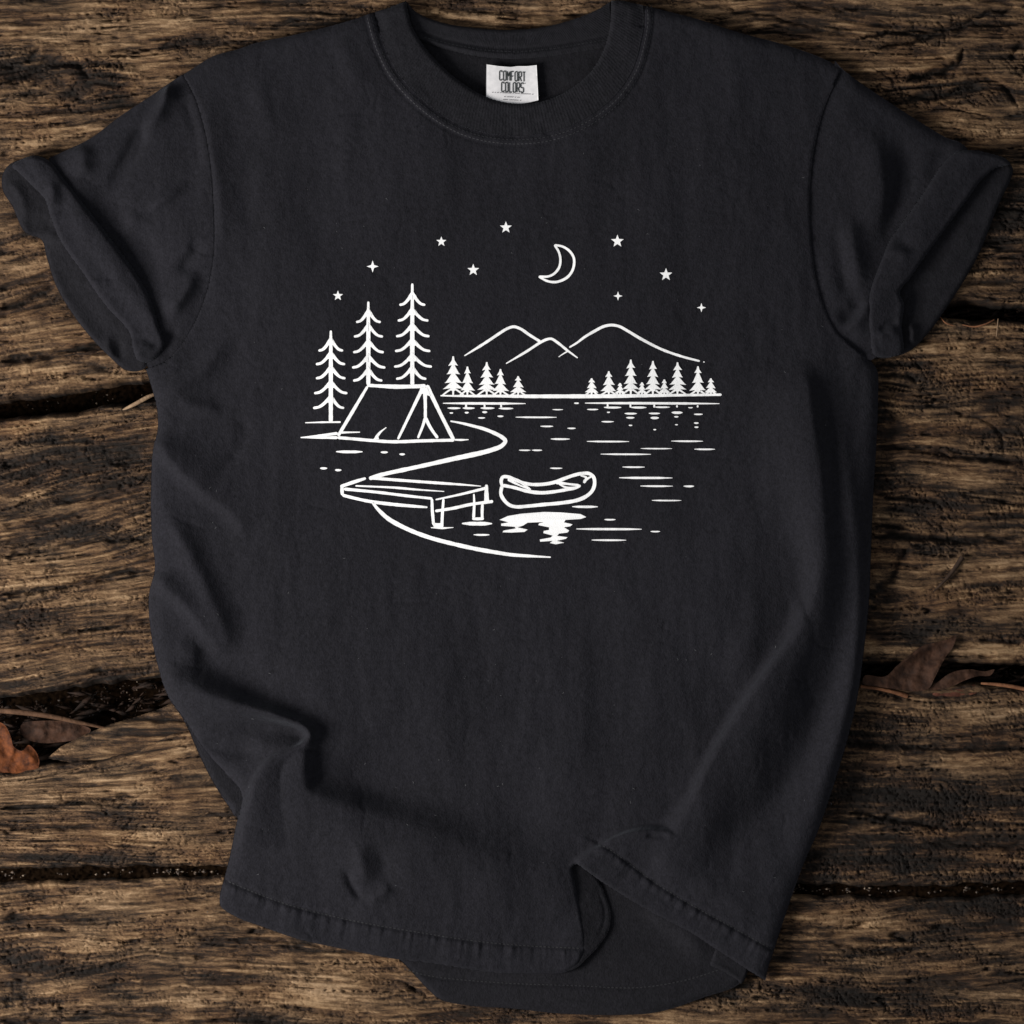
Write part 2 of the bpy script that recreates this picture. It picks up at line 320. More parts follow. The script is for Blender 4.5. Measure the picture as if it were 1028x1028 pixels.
def wood_grid(X, Y, seed):
    """height, tone and warmth of the wood"""
    fl = fbm(X / 340, Y / 120, 40, 2, .4) * 16                          # the grain wanders
    v = Y + fl + .15 * (np.clip(X, -600, 300) - 300) * smooth(150, 330, Y) * (1 - .75 * smooth(740, 840, Y))
    for kx, ky, rx, ry in KNOTS:                                     # grain bends round knots
        g = np.exp(-((X - kx) / rx / 1.6) ** 2 - ((Y - ky) / ry / 1.4) ** 2); v = v + (Y - ky) * g * -.6 + 3 * g
    u = X + fbm(X / 60, Y / 25, 44, 2) * 8
    g1 = fbm(u / 150, v / 9, 50 + seed, 4, .55)
    g2 = fbm(u / 70, v / 3.2, 60 + seed, 3, .6)
    g3 = fbm(u / 16, v / 2.0, 70, 2, .6)
    ring = 1 - np.abs(fbm(u / 260, v / 14, 80 + seed, 3, .45)) * 2.3   # ridged: long checks
    chk = smooth(.84, .99, ring) * smooth(-.15, .35, fbm(X / 70, Y / 24, 85, 2))
    ring2 = 1 - np.abs(fbm(u / 150, v / 5.5, 90 + seed, 2, .5)) * 2.6
    chk2 = smooth(.74, .99, ring2) * smooth(-.1, .45, fbm(X / 55, Y / 20, 95, 2))
    # cross checking, charred-looking blocks in patches
    cm = smooth(.05, .45, fbm(X / 90, Y / 38, 101, 2) + .35 * np.exp(-((X - 1005) / 36) ** 2 - ((Y - 420) / 90) ** 2) + .4 * np.exp(-((X - 60) / 120) ** 2 - ((Y - 1000) / 36) ** 2) + .3 * np.exp(-((X - 230) / 80) ** 2 - ((Y - 1005) / 26) ** 2))
    rg3 = 1 - np.abs(fbm(X / 13, Y / 5.5, 111, 3, .6)) * 2.2
    chk3 = smooth(.78, .98, rg3) * cm
    dk = 0
    for x, y, rx, ry, a in TONES:
        if a < -.2: dk = dk + np.exp(-((X - x) / rx / 1.2) ** 2 - ((Y - y) / ry / 1.2) ** 2)
    wx = X + fbm(X / 20, Y / 14, 160, 2) * 9; wy = Y + fbm(X / 24, Y / 12, 164, 2) * 5 + .3 * X * np.sin(X / 300)
    net = smooth(.86, .99, 1 - np.abs(perlin(wx / 30, wy / 10, 171)) * 2.2) + .8 * smooth(.84, .99, 1 - np.abs(perlin(wx / 15, wy / 6, 175)) * 2.2)
    net = np.clip(net, 0, 1) * np.clip(smooth(.0, .4, fbm(X / 110, Y / 36, 181, 2)) * .7 + dk, 0, 1)
    cr = CF.sample(X, Y)
    inb = (X > -28) & (X < 1056) & (Y > -28) & (Y < 1056); cr = np.where(inb, cr, 0)
    big = fbm(X / 120, Y / 40, 120, 3)
    z = 2.6 * big + 2.3 * g1 + 1.5 * g2 + .6 * g3 - 5.0 * chk - 1.8 * chk2 - 1.5 * chk3 - 3.2 * net + cr + .5 * fbm(u / 26, v / 1.7, 72, 2, .6)
    tone = .465 + .14 * fbm(X / 75, Y / 26, 191, 3) + .21 * g1 + .26 * g2 + .14 * g3 + .10 * big - .30 * chk - .16 * chk2 - .22 * chk3 - .30 * net + .05 * cr + .12 * fbm(u / 30, v / 1.6, 73, 2, .6)
    tone += .12 * fbm(X / 24, Y / 9, 131, 3)
    jx = X + fbm(X / 26, Y / 14, 150, 3) * 22; jy = Y + fbm(X / 30, Y / 10, 155, 3) * 7
    for x, y, rx, ry, a in TONES: tone = tone + a * np.exp(-((jx - x) / rx) ** 2 - ((jy - y) / ry) ** 2) * 1.15
    warm = .34 + .45 * fbm(X / 70, Y / 22, 140, 3)
    for x, y, rx, ry, a in WARMS: warm = warm + a * np.exp(-((jx - x) / rx) ** 2 - ((jy - y) / ry) ** 2) * .8
    return z, np.clip(tone, 0, 1), np.clip(warm, 0, 1)

def plank(name, top, bot, seed, label):
    xs = np.concatenate([np.arange(-560, -20, 9), np.arange(-20, 1048, 1.3), np.arange(1048, 1590, 9)])
    ty, by = top(xs), bot(xs); hgt = (by - ty).mean(); n = int(hgt / 1.3)
    v = np.linspace(0, 1, n); s_ = v
    ragT = fbm(xs / 30, xs * 0 + seed, 201, 4) * 2.6; ragB = fbm(xs / 26, xs * 0 + seed + 9, 207, 4) * 2.6
    T0 = (ty + ragT)[None, :]; B0 = (by + ragB)[None, :]
    Y = T0 + (B0 - T0) * v[:, None]; X = np.broadcast_to(xs[None, :], Y.shape).copy()
    z, tone, warm = wood_grid(X, Y, seed)
    z = 3.0 - np.logaddexp(0, (3.0 - z) / .8) * .8
    d = np.minimum(Y - T0, B0 - Y); R = 7 + 3 * fbm(X / 40, Y / 40, 211, 2)
    z = z * smooth(-1, 8, d) - (46 - E(d, np.maximum(R, 3), 46)) * (1)
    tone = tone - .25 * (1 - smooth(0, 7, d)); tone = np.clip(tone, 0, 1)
    V = np.stack([(X.ravel() - HALF) * S, (HALF - Y.ravel()) * S, z.ravel() * S], 1)
    ny, nx = X.shape; idx = np.arange(ny * nx).reshape(ny, nx)
    q = np.stack([idx[:-1, :-1].ravel(), idx[1:, :-1].ravel(), idx[1:, 1:].ravel(), idx[:-1, 1:].ravel()], 1)
    me = np_mesh(name, V, q)
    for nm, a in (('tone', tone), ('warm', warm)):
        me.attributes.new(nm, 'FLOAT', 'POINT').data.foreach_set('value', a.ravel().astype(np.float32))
    o = link(name, me, M_wood)
    tag(o, label, 'plank', 'weathered boards under the shirt'); return o
def gy(k, s): 
    hw = GAPS[k][1]; return lambda x: gap_y(k, x) + s * hw * (1 + .25 * np.sin(x / 90 + k))
plank('wooden_plank', lambda x: x * 0 - 330, gy(0, -1), 1, 'widest cracked brown plank, at the back behind shoulders and sleeves')
plank('wooden_plank', gy(0, 1), gy(1, -1), 2, 'split brown plank beside the middle of the shirt body, above the fallen leaves')
low_edge = lambda x: gy(1, 1)(x) + 46 * (1 - smooth(90, 330, x))
plank('wooden_plank', low_edge, gy(2, -1), 3, 'narrowest plank, just below the gap holding the dry leaves')
plank('wooden_plank', gy(2, 1), lambda x: x * 0 + 1360, 4, 'front plank with knots lying under the bottom hem of the shirt')

# dirt under the boards
M_soil, nt, b = mat('dark_soil'); g = node(nt, 'ShaderNodeNewGeometry').outputs['Position']
nt.links.new(ramp_(nt, noise_(nt, g, 300, 4), [(.35, (.001, .0007, .0005)), (.75, (.014, .008, .0045))]), b.inputs['Base Color']); b.inputs['Roughness'].default_value = 1; b.inputs['Specular IOR Level'].default_value = 0
GF = Field(-560, -340, 1600, 1380, 12); GF.Z = -50 + 5 * fbm(GF.X / 40, GF.Y / 30, 3)
n_ = [(-560, -340), (1600, -340), (1600, 1380), (-560, 1380)]
tag(GF.sheet('ground', catmull(n_, 1e5, True), M_soil, skirt=0), kind='structure')

# ------------------------------------------------------------------ T-shirt
shirt = empty('t_shirt')
tag(shirt, 'black cotton T-shirt with white lake camping print lying flat on planks', 't-shirt')

shoulderL = [(376, 13), (350, 22), (300, 35), (257, 44), (240, 50), (215, 57), (198, 67), (184, 76)]
armL = [(184, 76), (195, 96), (205, 127), (212, 165), (215, 205), (215, 257), (206, 300), (188, 338), (168, 362), (147, 371)]
sideL = [(147, 371), (154, 393), (158, 410), (159, 430), (154, 453), (152, 500), (153, 540), (156, 570), (150, 598), (152, 635), (160, 672), (169, 697), (186, 722), (204, 750), (226, 775), (243, 796), (237, 830), (229, 868), (221, 897)]
hem1 = [(221, 897), (222, 909), (240, 921), (262, 929), (300, 942), (340, 951), (392, 961), (440, 967), (490, 975), (540, 976.5), (568, 975), (580, 967), (587, 953), (587, 940), (583, 916), (578, 889), (575, 870), (577.5, 865)]
hem2 = [(577.5, 865), (603, 884), (646, 911), (692, 935.5), (718, 952), (747, 971), (768, 984)]
sideR = [(768, 984), (771, 970), (776, 955), (790, 912), (805, 870), (822, 830), (838, 782), (850, 742), (860, 700), (867, 650), (872, 600), (874, 550), (876, 500), (879, 450), (881, 400), (880, 372), (872, 360)]
armR = [(872, 360), (856, 349), (838, 332), (825, 304), (817, 272), (813, 235), (812, 195), (817, 148), (828, 106), (845, 69)]
shoulderR = [(845, 69), (820, 57), (785, 45), (740, 33), (700, 20), (665, 11), (645, 6)]
neckout = [(645, 6), (646, 22), (643, 42), (635, 70), (617, 97), (592, 117), (562, 131), (528, 137), (492, 135), (464, 127), (430, 106), (401, 76), (386, 47), (376, 13)]
cs = {k: catmull(v, 2.5) for k, v in dict(shoulderL=shoulderL, armL=armL, sideL=sideL, hem1=hem1, hem2=hem2, sideR=sideR, armR=armR, shoulderR=shoulderR, neckout=neckout).items()}
order = ['shoulderL', 'armL', 'sideL', 'hem1', 'hem2', 'sideR', 'armR', 'shoulderR', 'neckout']
# run round: shoulderL (neck -> arm), armL, sideL, hem1, hem2, sideR (hem -> arm), armR, shoulderR, neckout
front_out = sum([cs[k][:-1] for k in order], [])

FP = Field(140, -4, 892, 996, 1.5, 14.0)
X, Y = FP.X, FP.Y
dsh, _, _, _, _ = FP.near(cs['shoulderL'], 16); dsr, _, _, _, _ = FP.near(cs['shoulderR'], 16)
dL, _, _, _, _ = FP.near(cs['sideL'], 22); dR, _, _, _, _ = FP.near(cs['sideR'], 22)
dH = np.minimum(FP.near(cs['hem1'], 12)[0], FP.near(cs['hem2'], 12)[0])
dA = np.minimum(FP.near(cs['armL'], 8)[0], FP.near(cs['armR'], 8)[0])
ins = FP.inside(front_out)
for a in (dsh, dsr, dL, dR, dH, dA): a[~ins] = np.where(a[~ins] < 1e8, 0, a[~ins])
FP.Z -= (9 - E(np.minimum(dL, dR), 15, 9)) + (7 - E(np.minimum(dsh, dsr), 11, 7)) + (5 - E(dH, 3.5, 5)) + (1.6 - E(dA, 2.2, 1.6))
body_mid = np.exp(-((X - 512) / 330) ** 4 - ((Y - 420) / 420) ** 4)
FP.Z += 5 * body_mid
# slow billows and fine drape creases
away = 1 - .72 * np.exp(-((X - 520) / 200) ** 4 - ((Y - 390) / 170) ** 4)
cz = lambda X, Y, s_: .55 * smooth(.80, 1, 1 - np.abs(perlin(X / 52 + fbm(X / 40, Y / 40, s_ + 5, 2) * .5, Y / 46, s_)) * 2.6) * smooth(0, .4, perlin(X / 80, Y / 80, s_ + 9))
FP.Z -= cz(X + .5 * Y, Y, 321) * (.3 + .9 * away) + .5 * cz(X - .7 * Y, Y, 323) * (.3 + .9 * away)
FP.Z += away * (3.0 * fbm(X / 95, Y / 190, 301, 2) + 1.05 * fbm(X / 34, Y / 90, 305, 2)) + (.35 + .5 * away) * .45 * fbm(X / 17, Y / 34, 306, 2) + .16 * fbm(X / 8, Y / 14, 309, 2)

f = FP.fold; FP.k = 1.45
# right side: long crest dropping sharply to the right, turning into the flap
FP.group()
f([(800, 350), (809, 400), (818, 460), (822, 520), (822, 570), (815, 606), (799, 636), (779, 664), (757, 694)],
  [4, 8, 11, 12, 13, 14, 14, 13, 12, 9], [12, 12, 12, 13, 14, 18, 26, 34, 42, 50], [46, 44, 42, 36, 28, 18, 11, 8, 7, 6], 2.1, .12)
f([(818, 590), (799, 636), (779, 664), (757, 694), (732, 732), (714, 763), (698, 798), (684, 832), (676, 850), (664, 870), (648, 888)],
  [12, 14, 14, 14, 14, 13, 12, 11, 10, 8, 5], [16, 24, 34, 44, 52, 56, 54, 48, 44, 40, 36], [14, 9, 7, 6, 6, 6, 6, 6, 14, 24, 26], 2.6, .10)
f([(572, 872), (584, 861), (600, 851), (620, 840), (640, 834), (662, 834), (680, 840), (696, 852)], [5, 7, 8, 9, 9, 10, 10, 7], [3.5, 3.5, 3.5, 3.5, 3.5, 4, 10, 16], [24, 28, 30, 30, 32, 34, 34, 30], 2.2, .10)
FP.flush()
f([(838, 372), (842, 420), (850, 480), (858, 560), (860, 640), (846, 720), (822, 790), (795, 850), (770, 905)], [5, 6, 6, 6, 6, 7, 7, 6, 3], [8, 9, 12, 16, 16, 20, 26, 30, 30], [22, 22, 18, 12, 12, 14, 22, 26, 26])
f([(838, 590), (832, 660), (820, 720), (795, 780), (745, 826), (690, 856)], [-2, -4, -5, -5, -4, -2], 18, 20)
f([(757, 560), (752, 620), (740, 668), (730, 700)], [1, 3, 4, 2], 18, 14)
f([(646, 838), (658, 837), (672, 839)], [-2.2], 3, 3, 1.6, .3)
f([(690, 880), (730, 900), (760, 930)], [3], 20, 14)
# left side wrinkles
f([(148, 392), (165, 396), (188, 384), (214, 362), (232, 330)], [3, 5, 5, 4, 1], 8, 10)
f([(175, 402), (196, 408), (225, 412)], [3], 7, 8)
f([(160, 436), (168, 456), (184, 474), (204, 492), (232, 514), (252, 540)], [7, 8, 6, 5, 4, 2], 26, 7, 1.7, .12)
f([(176, 640), (190, 655), (205, 660)], [2], 10, 8)
f([(156, 492), (176, 528), (198, 570), (222, 622), (236, 668)], [3, 6, 6, 6, 3], 12, 12)
f([(230, 410), (246, 430), (236, 458), (214, 482)], [-2.2], 8, 8)
f([(156, 574), (166, 588), (186, 606), (208, 634), (226, 660)], [6, 7, 6, 5, 2], 16, 7, 1.7, .12)
f([(192, 72), (203, 100), (212, 140), (219, 185), (224, 230), (222, 270)], [2, 3, 3.4, 3, 2.4, 1], 15, 5)
f([(236, 175), (246, 205), (252, 240)], [-1.6], 14, 10)
f([(246, 440), (262, 500), (258, 560)], [2.2], 24, 20)
f([(190, 640), (215, 665), (248, 686), (286, 700)], [-5, -5, -5, -3], 20, 14)
# lower left: rolled fold with hooked tip, then the flap
FP.group()
f([(160, 666), (180, 684), (210, 697), (248, 708), (284, 719), (303, 727), (311, 735), (308, 744), (292, 752), (274, 760), (263, 773), (255, 794), (248, 824), (241, 862)],
  [4, 8, 12, 13, 14, 14, 13, 12, 12, 12, 12, 11, 8, 4], [20, 19, 16, 12, 9, 7, 6, 10, 22, 40, 56, 62, 60, 50], [22, 24, 22, 18, 13, 8, 5, 4, 4, 5, 6, 7, 8, 9], 1.9, .07)
f([(308, 738), (306, 756), (305, 778), (309, 794), (330, 804), (368, 815), (424, 832), (484, 856), (542, 882), (582, 910)], [12, 12, 12, 13, 13, 13, 11, 8, 5, 1], [8, 11, 15, 19, 24, 30, 34, 36, 36, 34], [38, 48, 60, 70, 80, 84, 80, 68, 54, 40], 1.9, .05)
FP.flush()
f([(196, 742), (222, 752), (244, 754), (268, 748)], [-5, -6, -6, -2], 11, 8)
f([(322, 745), (340, 776), (392, 800), (455, 824), (520, 848), (570, 862)], [-6, -7, -7, -7, -6, -3], 50, 24)
f([(356, 842), (364, 866), (369, 890)], [3.4], 9, 7, 1.6, .35)
f([(346, 868), (352, 884), (359, 896), (369, 904)], [-3.6], 4, 4, 1.6, .3)
f([(383, 846), (386, 870), (384, 888)], [-2.2], 8, 9, 1.6, .35)
f([(368, 903), (380, 899), (394, 886)], [3.4], 6, 6, 1.6, .3)
# soft verticals through the middle
f([(430, 600), (436, 690), (440, 770)], [1.6], 26, 20)
f([(560, 640), (566, 720), (560, 800)], [1.5], 26, 20)
f([(640, 560), (652, 660), (648, 760)], [1.8], 30, 22)
f([(250, 60), (262, 100), (280, 150)], [2], 16, 16)
f([(330, 35), (350, 60), (360, 100)], [1.6], 10, 10)
f([(390, 14), (384, 20), (378, 24)], [1.2], 6, 6)
FP.k = 1
FP.Z = 9 + np.logaddexp(0, (FP.Z - 9) / 2) * 2 * 1.0
FP.Z = np.where(FP.Z > 44, 44, FP.Z)
# seam groove by the neck, stitched
Dn = FP.near(cs['neckout'], 20)[0]
FP.Z += np.where(Dn < 1e8, 1.0 * np.exp(-((np.minimum(Dn, 99) - 6) / 2.6) ** 2) - .4 * np.exp(-((np.minimum(Dn, 99) - .5) / 2.2) ** 2) - .7 * np.exp(-((np.minimum(Dn, 99) - 10.5) / 1.6) ** 2), 0)
# hem: two stitched grooves with puckers
hemst1 = catmull([(229, 884), (286, 906), (344, 921), (422, 935), (481, 944), (535, 949), (584, 951)], 2.5)
hemst2 = catmull([(600, 846), (611, 851), (655.6, 884), (694.5, 908), (733, 929), (776, 953)], 2.5)
for st in (hemst1, hemst2):
    Dg, Sg, Tg, _, _ = FP.near(st, 30); n = len(st) * 2.5
    pk = fbm(Tg * n / 7, Dg * 0 + .3, 331, 2)
    Dg = np.minimum(Dg, 99)
    FP.Z += np.where(Dg < 90, -1.1 * np.exp(-(Dg / 1.7) ** 2) + .9 * np.exp(-((Dg - 5) / 3.4) ** 2) * np.where(Sg > 0, 1 + 1.2 * pk, .3 + .7 * pk) + np.where(Sg > 0, .8 * smooth(0, 3, Dg) * (1 + .8 * pk) * smooth(24, 14, Dg), 0), 0)
front = FP.sheet('front_panel', front_out, M_cloth, shirt, skirt=3.5)

# back panel: shows below the hem and inside the neck
back_out = catmull([(425, 40), (300, 60), (215, 75), (225, 260), (170, 380), (170, 480), (168, 600), (175, 680), (186, 722), (200, 757), (216, 788), (237, 818), (250, 880), (300, 925), (392, 958), (402, 964), (416, 978), (431, 994), (442, 1003), (470, 1009), (514, 1012), (560, 1017), (620, 1018.5), (655, 1016.5), (681, 1010), (706, 1001), (738, 990), (746, 982), (752, 960), (790, 850), (850, 700), (862, 560), (866, 400), (800, 250), (830, 90), (700, 40), (609, 40), (575, 48), (515, 56), (460, 50)], 3, True)
BP = Field(150, 20, 880, 1024, 2.0, 7.0)
X, Y = BP.X, BP.Y
bi = BP.inside(back_out); dB = BP.near(back_out + [back_out[0]], 12)[0]; dB[~bi] = 0
BP.Z -= (5 - E(dB, 5, 5)); BP.Z += 1.0 * fbm(X / 60, Y / 60, 401, 2) * smooth(0, 30, Y - 60)
hemst3 = catmull([(405, 972), (430, 979), (500, 986), (578, 989), (640, 991), (690, 983), (722, 973)], 2.5)
Dg, Sg, Tg, _, _ = BP.near(hemst3, 30); Dg = np.minimum(Dg, 99)
BP.Z += np.where(Dg < 90, -1.5 * np.exp(-(Dg / 2) ** 2) + np.where(Sg > 0, 1.2, 0) * smooth(0, 3, Dg) * smooth(28, 18, Dg), 0)
BP.fold([(640, 905), (668, 925), (700, 950), (712, 975)], [4, 5, 6, 3], 18, 10)
BP.fold([(600, 925), (650, 935), (690, 955)], [-3], 14, 14)
BP.fold([(560, 88), (585, 74), (600, 60)], [1.6], 5, 7)
BP.fold([(455, 60), (470, 76), (480, 96)], [1.2], 5, 7)
BP.Z = 5.5 + np.logaddexp(0, (BP.Z - 5.5) / .8) * .8
BP.sheet('back_panel', back_out, M_in, shirt, skirt=4)

# lower left side fold: the layer peeping out beside the rolled fold
LF = Field(150, 640, 260, 850, 2.0, 7.0)
lo = catmull([(165, 670), (168, 697), (184, 722), (200, 756), (214, 785), (232, 813), (237, 820), (250, 800), (230, 750), (190, 680)], 3, True)
dl = LF.near(lo + [lo[0]], 12)[0]; dl[~LF.inside(lo)] = 0; LF.Z -= 5 - E(dl, 6, 5)
LF.sheet('side_fold', lo, M_cloth, shirt, skirt=4)

# turned hem on the inside of the curl, and the corner tab
IH = Field(566, 856, 624, 982, 1.2, 14.2)
io = catmull([(577, 866), (592, 874), (602, 886), (609, 902), (613, 917), (611, 933), (600, 950), (588, 962), (578, 971), (568, 973), (572, 940), (570, 900)], 2, True)
di = IH.near(io + [io[0]], 10)[0]; di[~IH.inside(io)] = 0
dl_ = np.minimum(IH.near(cs['hem1'], 60)[0], 60); IH.Z += .4 * fbm(IH.X / 12, IH.Y / 20, 5) - .17 * dl_ - (1.2 - E(di, 2.5, 1.2))
IH.fold([(596, 880), (603, 900), (607, 916), (604, 932), (594, 948)], [-.8], 1.6, 1.6)
IH.sheet('turned_hem', io, M_in, shirt, skirt=2.5)
TF = Field(700, 940, 760, 994, 1.2, 10.0)
to = [(718, 950), (712, 968.5), (726, 975), (740, 983.5), (743.5, 987.5), (747, 984), (750, 976), (752, 968), (735, 950)]
dt = TF.near(to + [to[0]], 10)[0]; dt[~TF.inside(to)] = 0
TF.Z -= (3 - E(dt, 3, 3)); TF.fold([(712, 965), (728, 972), (744, 983)], [1.2], 2, 2)
TF.sheet('seam_tab', to, M_in, shirt, skirt=3)

# ---- sleeves
topL = [(190, 72), (180, 78), (150, 98), (120, 118), (92, 139), (68, 151), (50, 159)]
sleeveL_out = catmull(topL, 2.5)[:-1] + catmull([(50, 159), (50, 170), (62, 195), (95, 250), (120, 296), (138, 335), (146, 355), (148, 369)], 2.5)[:-1] + \
    [(x + 5 + 4 * float(smooth(372, 335, y)), y + 5 * float(smooth(325, 355, y))) for x, y in catmull(list(reversed(armL)), 2.5)]
SL = Field(30, 60, 236, 384, 1.5, 13.0)
X, Y = SL.X, SL.Y
dT = SL.near(catmull(topL, 2.5), 18)[0]; si = SL.inside(sleeveL_out); dT[~si & (dT < 1e8)] = 0
SL.Z += 5 * np.exp(-((X - 512) / 330) ** 4 - ((Y - 420) / 420) ** 4) - (8 - E(dT, 13, 8)) + 1.6 * fbm(X / 50, Y / 60, 501, 2) + .5 * fbm(X / 18, Y / 30, 505, 2) + .16 * fbm(X / 8, Y / 14, 309, 2)
f = SL.fold; SL.k = 2.1
f([(173, 76), (168, 96), (160, 114), (147, 132), (138, 150)], [4, 6, 5, 4, 1], 8, 5)
f([(160, 112), (146, 130), (133, 155), (118, 180), (104, 200)], [-1, -5, -6, -5, -1], 6, 6)
f([(198, 183), (176, 196), (156, 208), (140, 220)], [1, 2.6, 2.6, 1], 3.5, 8, 1.6, .5)
f([(196, 76), (200, 96), (207, 125), (210, 160)], [2, 3, 3, 2], 5, 6)
f([(187, 76), (190, 100), (200, 140), (204, 180)], [-3], 5, 5)
f([(202, 270), (190, 292), (172, 312), (160, 318)], [2, 4, 5, 2], 8, 9)
f([(206, 240), (190, 262), (178, 276)], [-2.5], 7, 6)
f([(120, 235), (150, 262), (165, 285)], [-2.2], 20, 18)
f([(70, 160), (90, 175), (108, 205), (128, 240), (150, 280), (162, 320)], [-1, -2, -3, -3, -3, -2], 18, 16)
f([(90, 145), (84, 160), (92, 180)], [3], 9, 9)
f([(206, 310), (190, 330), (180, 352)], [3], 7, 6)
f([(180, 330), (172, 345), (170, 362)], [-3], 6, 6)
f([(140, 212), (132, 226), (128, 238)], [2], 10, 10)
FPB = FP.Z.copy()
for _ in range(8):
    FPB[1:-1] = (FPB[:-2] + FPB[1:-1] * 2 + FPB[2:]) / 4; FPB[:, 1:-1] = (FPB[:, :-2] + FPB[:, 1:-1] * 2 + FPB[:, 2:]) / 4
def join_seam(F, key, drop):
    F.Z = 8 + np.logaddexp(0, (F.Z - 8) / 1.6) * 1.6
    D, _, _, NX, NY = F.near(cs[key], 30); w = smooth(0, 22, D)
    Sg = F.near(cs[key], 30)[1]; tuck = 3.5 * smooth(0, 3, D) * (Sg < 0) * (NX < 500)
    F.Z = np.where(D < 1e8, (np.maximum(FP.sample(NX, NY, np.where(FP.Y > 300, FPB, FP.Z)), np.where((NY > 320) & (NX < 500), 4.0, 12.5)) - drop - 2.5 * smooth(325, 350, NY) * (NX < 500)) * (1 - w) + F.Z * w - tuck, F.Z)
join_seam(SL, 'armL', .5)
SL.Z -= 1.2 * cz(SL.X + .6 * SL.Y, SL.Y, 341)
slL = SL.sheet('sleeve', sleeveL_out, M_cloth, shirt, skirt=6)

topR = [(838, 62), (845, 70), (880, 95), (920, 121), (950, 139), (962, 143), (970, 149), (972, 154)]
sleeveR_out = [(x - 9, y) for x, y in catmull(armR, 2.5)][:-1] + catmull(topR, 2.5) + \
    catmull([(974, 157), (962, 178), (935, 215), (912, 255), (893, 290), (890, 320), (890, 350), (874, 362)], 2.5)[1:]
SR = Field(796, 52, 980, 372, 1.5, 13.0)
X, Y = SR.X, SR.Y
dT = SR.near(catmull(topR, 2.5), 18)[0]; si = SR.inside(sleeveR_out); dT[~si & (dT < 1e8)] = 0
SR.Z += 5 * np.exp(-((X - 512) / 330) ** 4 - ((Y - 420) / 420) ** 4) - (8 - E(dT, 13, 8)) + 1.3 * fbm(X / 50, Y / 60, 601, 2) + .4 * fbm(X / 18, Y / 30, 605, 2) + .16 * fbm(X / 8, Y / 14, 309, 2)
f = SR.fold; SR.k = 1.6
f([(868, 110), (878, 150), (886, 190), (882, 225), (872, 255)], [1, 4, 6, 5, 2], 11, 22)
f([(905, 125), (908, 160), (902, 195), (892, 225), (880, 255)], [-2, -4, -6, -6, -4], 12, 12)
f([(850, 205), (855, 245), (862, 280), (864, 300)], [1, 4, 5, 3], 9, 16)
f([(840, 215), (842, 250), (850, 290), (858, 306)], [-1, -2, -4, -3], 9, 8)
f([(874, 300), (862, 318), (848, 330), (838, 328)], [5, 6, 4, 1], 8, 5)
f([(868, 300), (852, 318), (836, 318)], [-5], 7, 7)
f([(960, 142), (948, 154), (936, 172), (924, 190)], [-1.5, -2.6, -2.4, -1], 8, 8, 1.6, .4)
join_seam(SR, 'armR', 1.3)
SR.Z -= 1.0 * cz(SR.X - .6 * SR.Y, SR.Y, 343)
slR = SR.sheet('sleeve', sleeveR_out, M_cloth, shirt, skirt=6)

# ---- turned-up cuffs: the lining side you look into, and the rolled band
def band(fieldbox, outline, z, R, T, tiltfn, name, m, parent, folds=(), sk=6, step=1.3):
    F = Field(*fieldbox, step, z); o = catmull(outline, 2.2, True)
    d = F.near(o + [o[0]], R + 4)[0]; d[~F.inside(o)] = 0
    F.Z += tiltfn(F.X, F.Y) - (T - E(d, R, T)) + .5 * fbm(F.X / 20, F.Y / 20, 700, 2) + .14 * fbm(F.X / 7, F.Y / 11, 701, 2)
    F.k = 1.5
    for a in folds: F.fold(*a)
    F.Z = 3.5 + np.logaddexp(0, (F.Z - 3.5) / .8) * .8
    return F.sheet(name, o, m, parent, skirt=sk)
zero = lambda x, y: 0 * x
band((-6, 148, 176, 384), [(46, 159), (34, 157.5), (22, 160), (9, 166), (2.5, 177), (3, 191), (13, 208), (25, 233), (42, 241), (47, 258), (57, 288), (75, 318), (96, 344), (111, 359), (125, 371), (136, 373), (146, 369), (152, 350), (120, 280), (90, 220), (60, 175)],
     8, 5, 5, lambda x, y: -2.5 * np.exp(-(((x - 60) * .8 - (y - 240) * .6 + 20) / 14) ** 2), 'cuff_lining', M_in, slL,
     folds=[([(8, 178), (22, 200), (28, 226)], [3], 6, 6), ([(26, 232), (42, 225), (58, 226)], [-4], 6, 6), ([(46, 244), (60, 238), (66, 250)], [3], 6, 7), ([(110, 335), (109, 350), (118, 362)], [2.6], 5, 4), ([(120, 338), (120, 352), (126, 364)], [-1.6], 4, 4)])
band((4, 146, 180, 376), [(44, 158.5), (54, 165), (63, 177), (81, 200), (98, 222), (115, 244), (137, 274), (152, 300), (160, 326), (166, 345), (160, 357), (148, 364), (138, 361), (134, 350), (131, 335), (110, 311), (97, 294), (85, 276), (62, 243), (51, 217), (46, 201), (33, 187), (22, 176), (13, 167), (24, 160), (35, 157)],
     18, 5, 7, lambda x, y: 3.5 * np.exp(-(((x - 88) * .8 - (y - 240) * .6 - 4) / 10) ** 2), 'cuff', M_cloth, slL,
     folds=[([(52, 182), (54, 196), (52, 212)], [3], 5, 5), ([(62, 186), (66, 205), (62, 222)], [-2], 8, 6), ([(96, 290), (104, 284), (114, 284)], [2, 2, 1], 4, 5), ([(98, 288), (106, 281), (116, 279)], [-1.4], 4, 4), ([(136, 358), (146, 350), (158, 349)], [2.6], 3.5, 4.5), ([(132, 345), (142, 340), (156, 343)], [-1.5], 3.5, 3.5), ([(44, 165), (70, 195), (104, 238), (140, 290)], [1.5], 10, 8)])
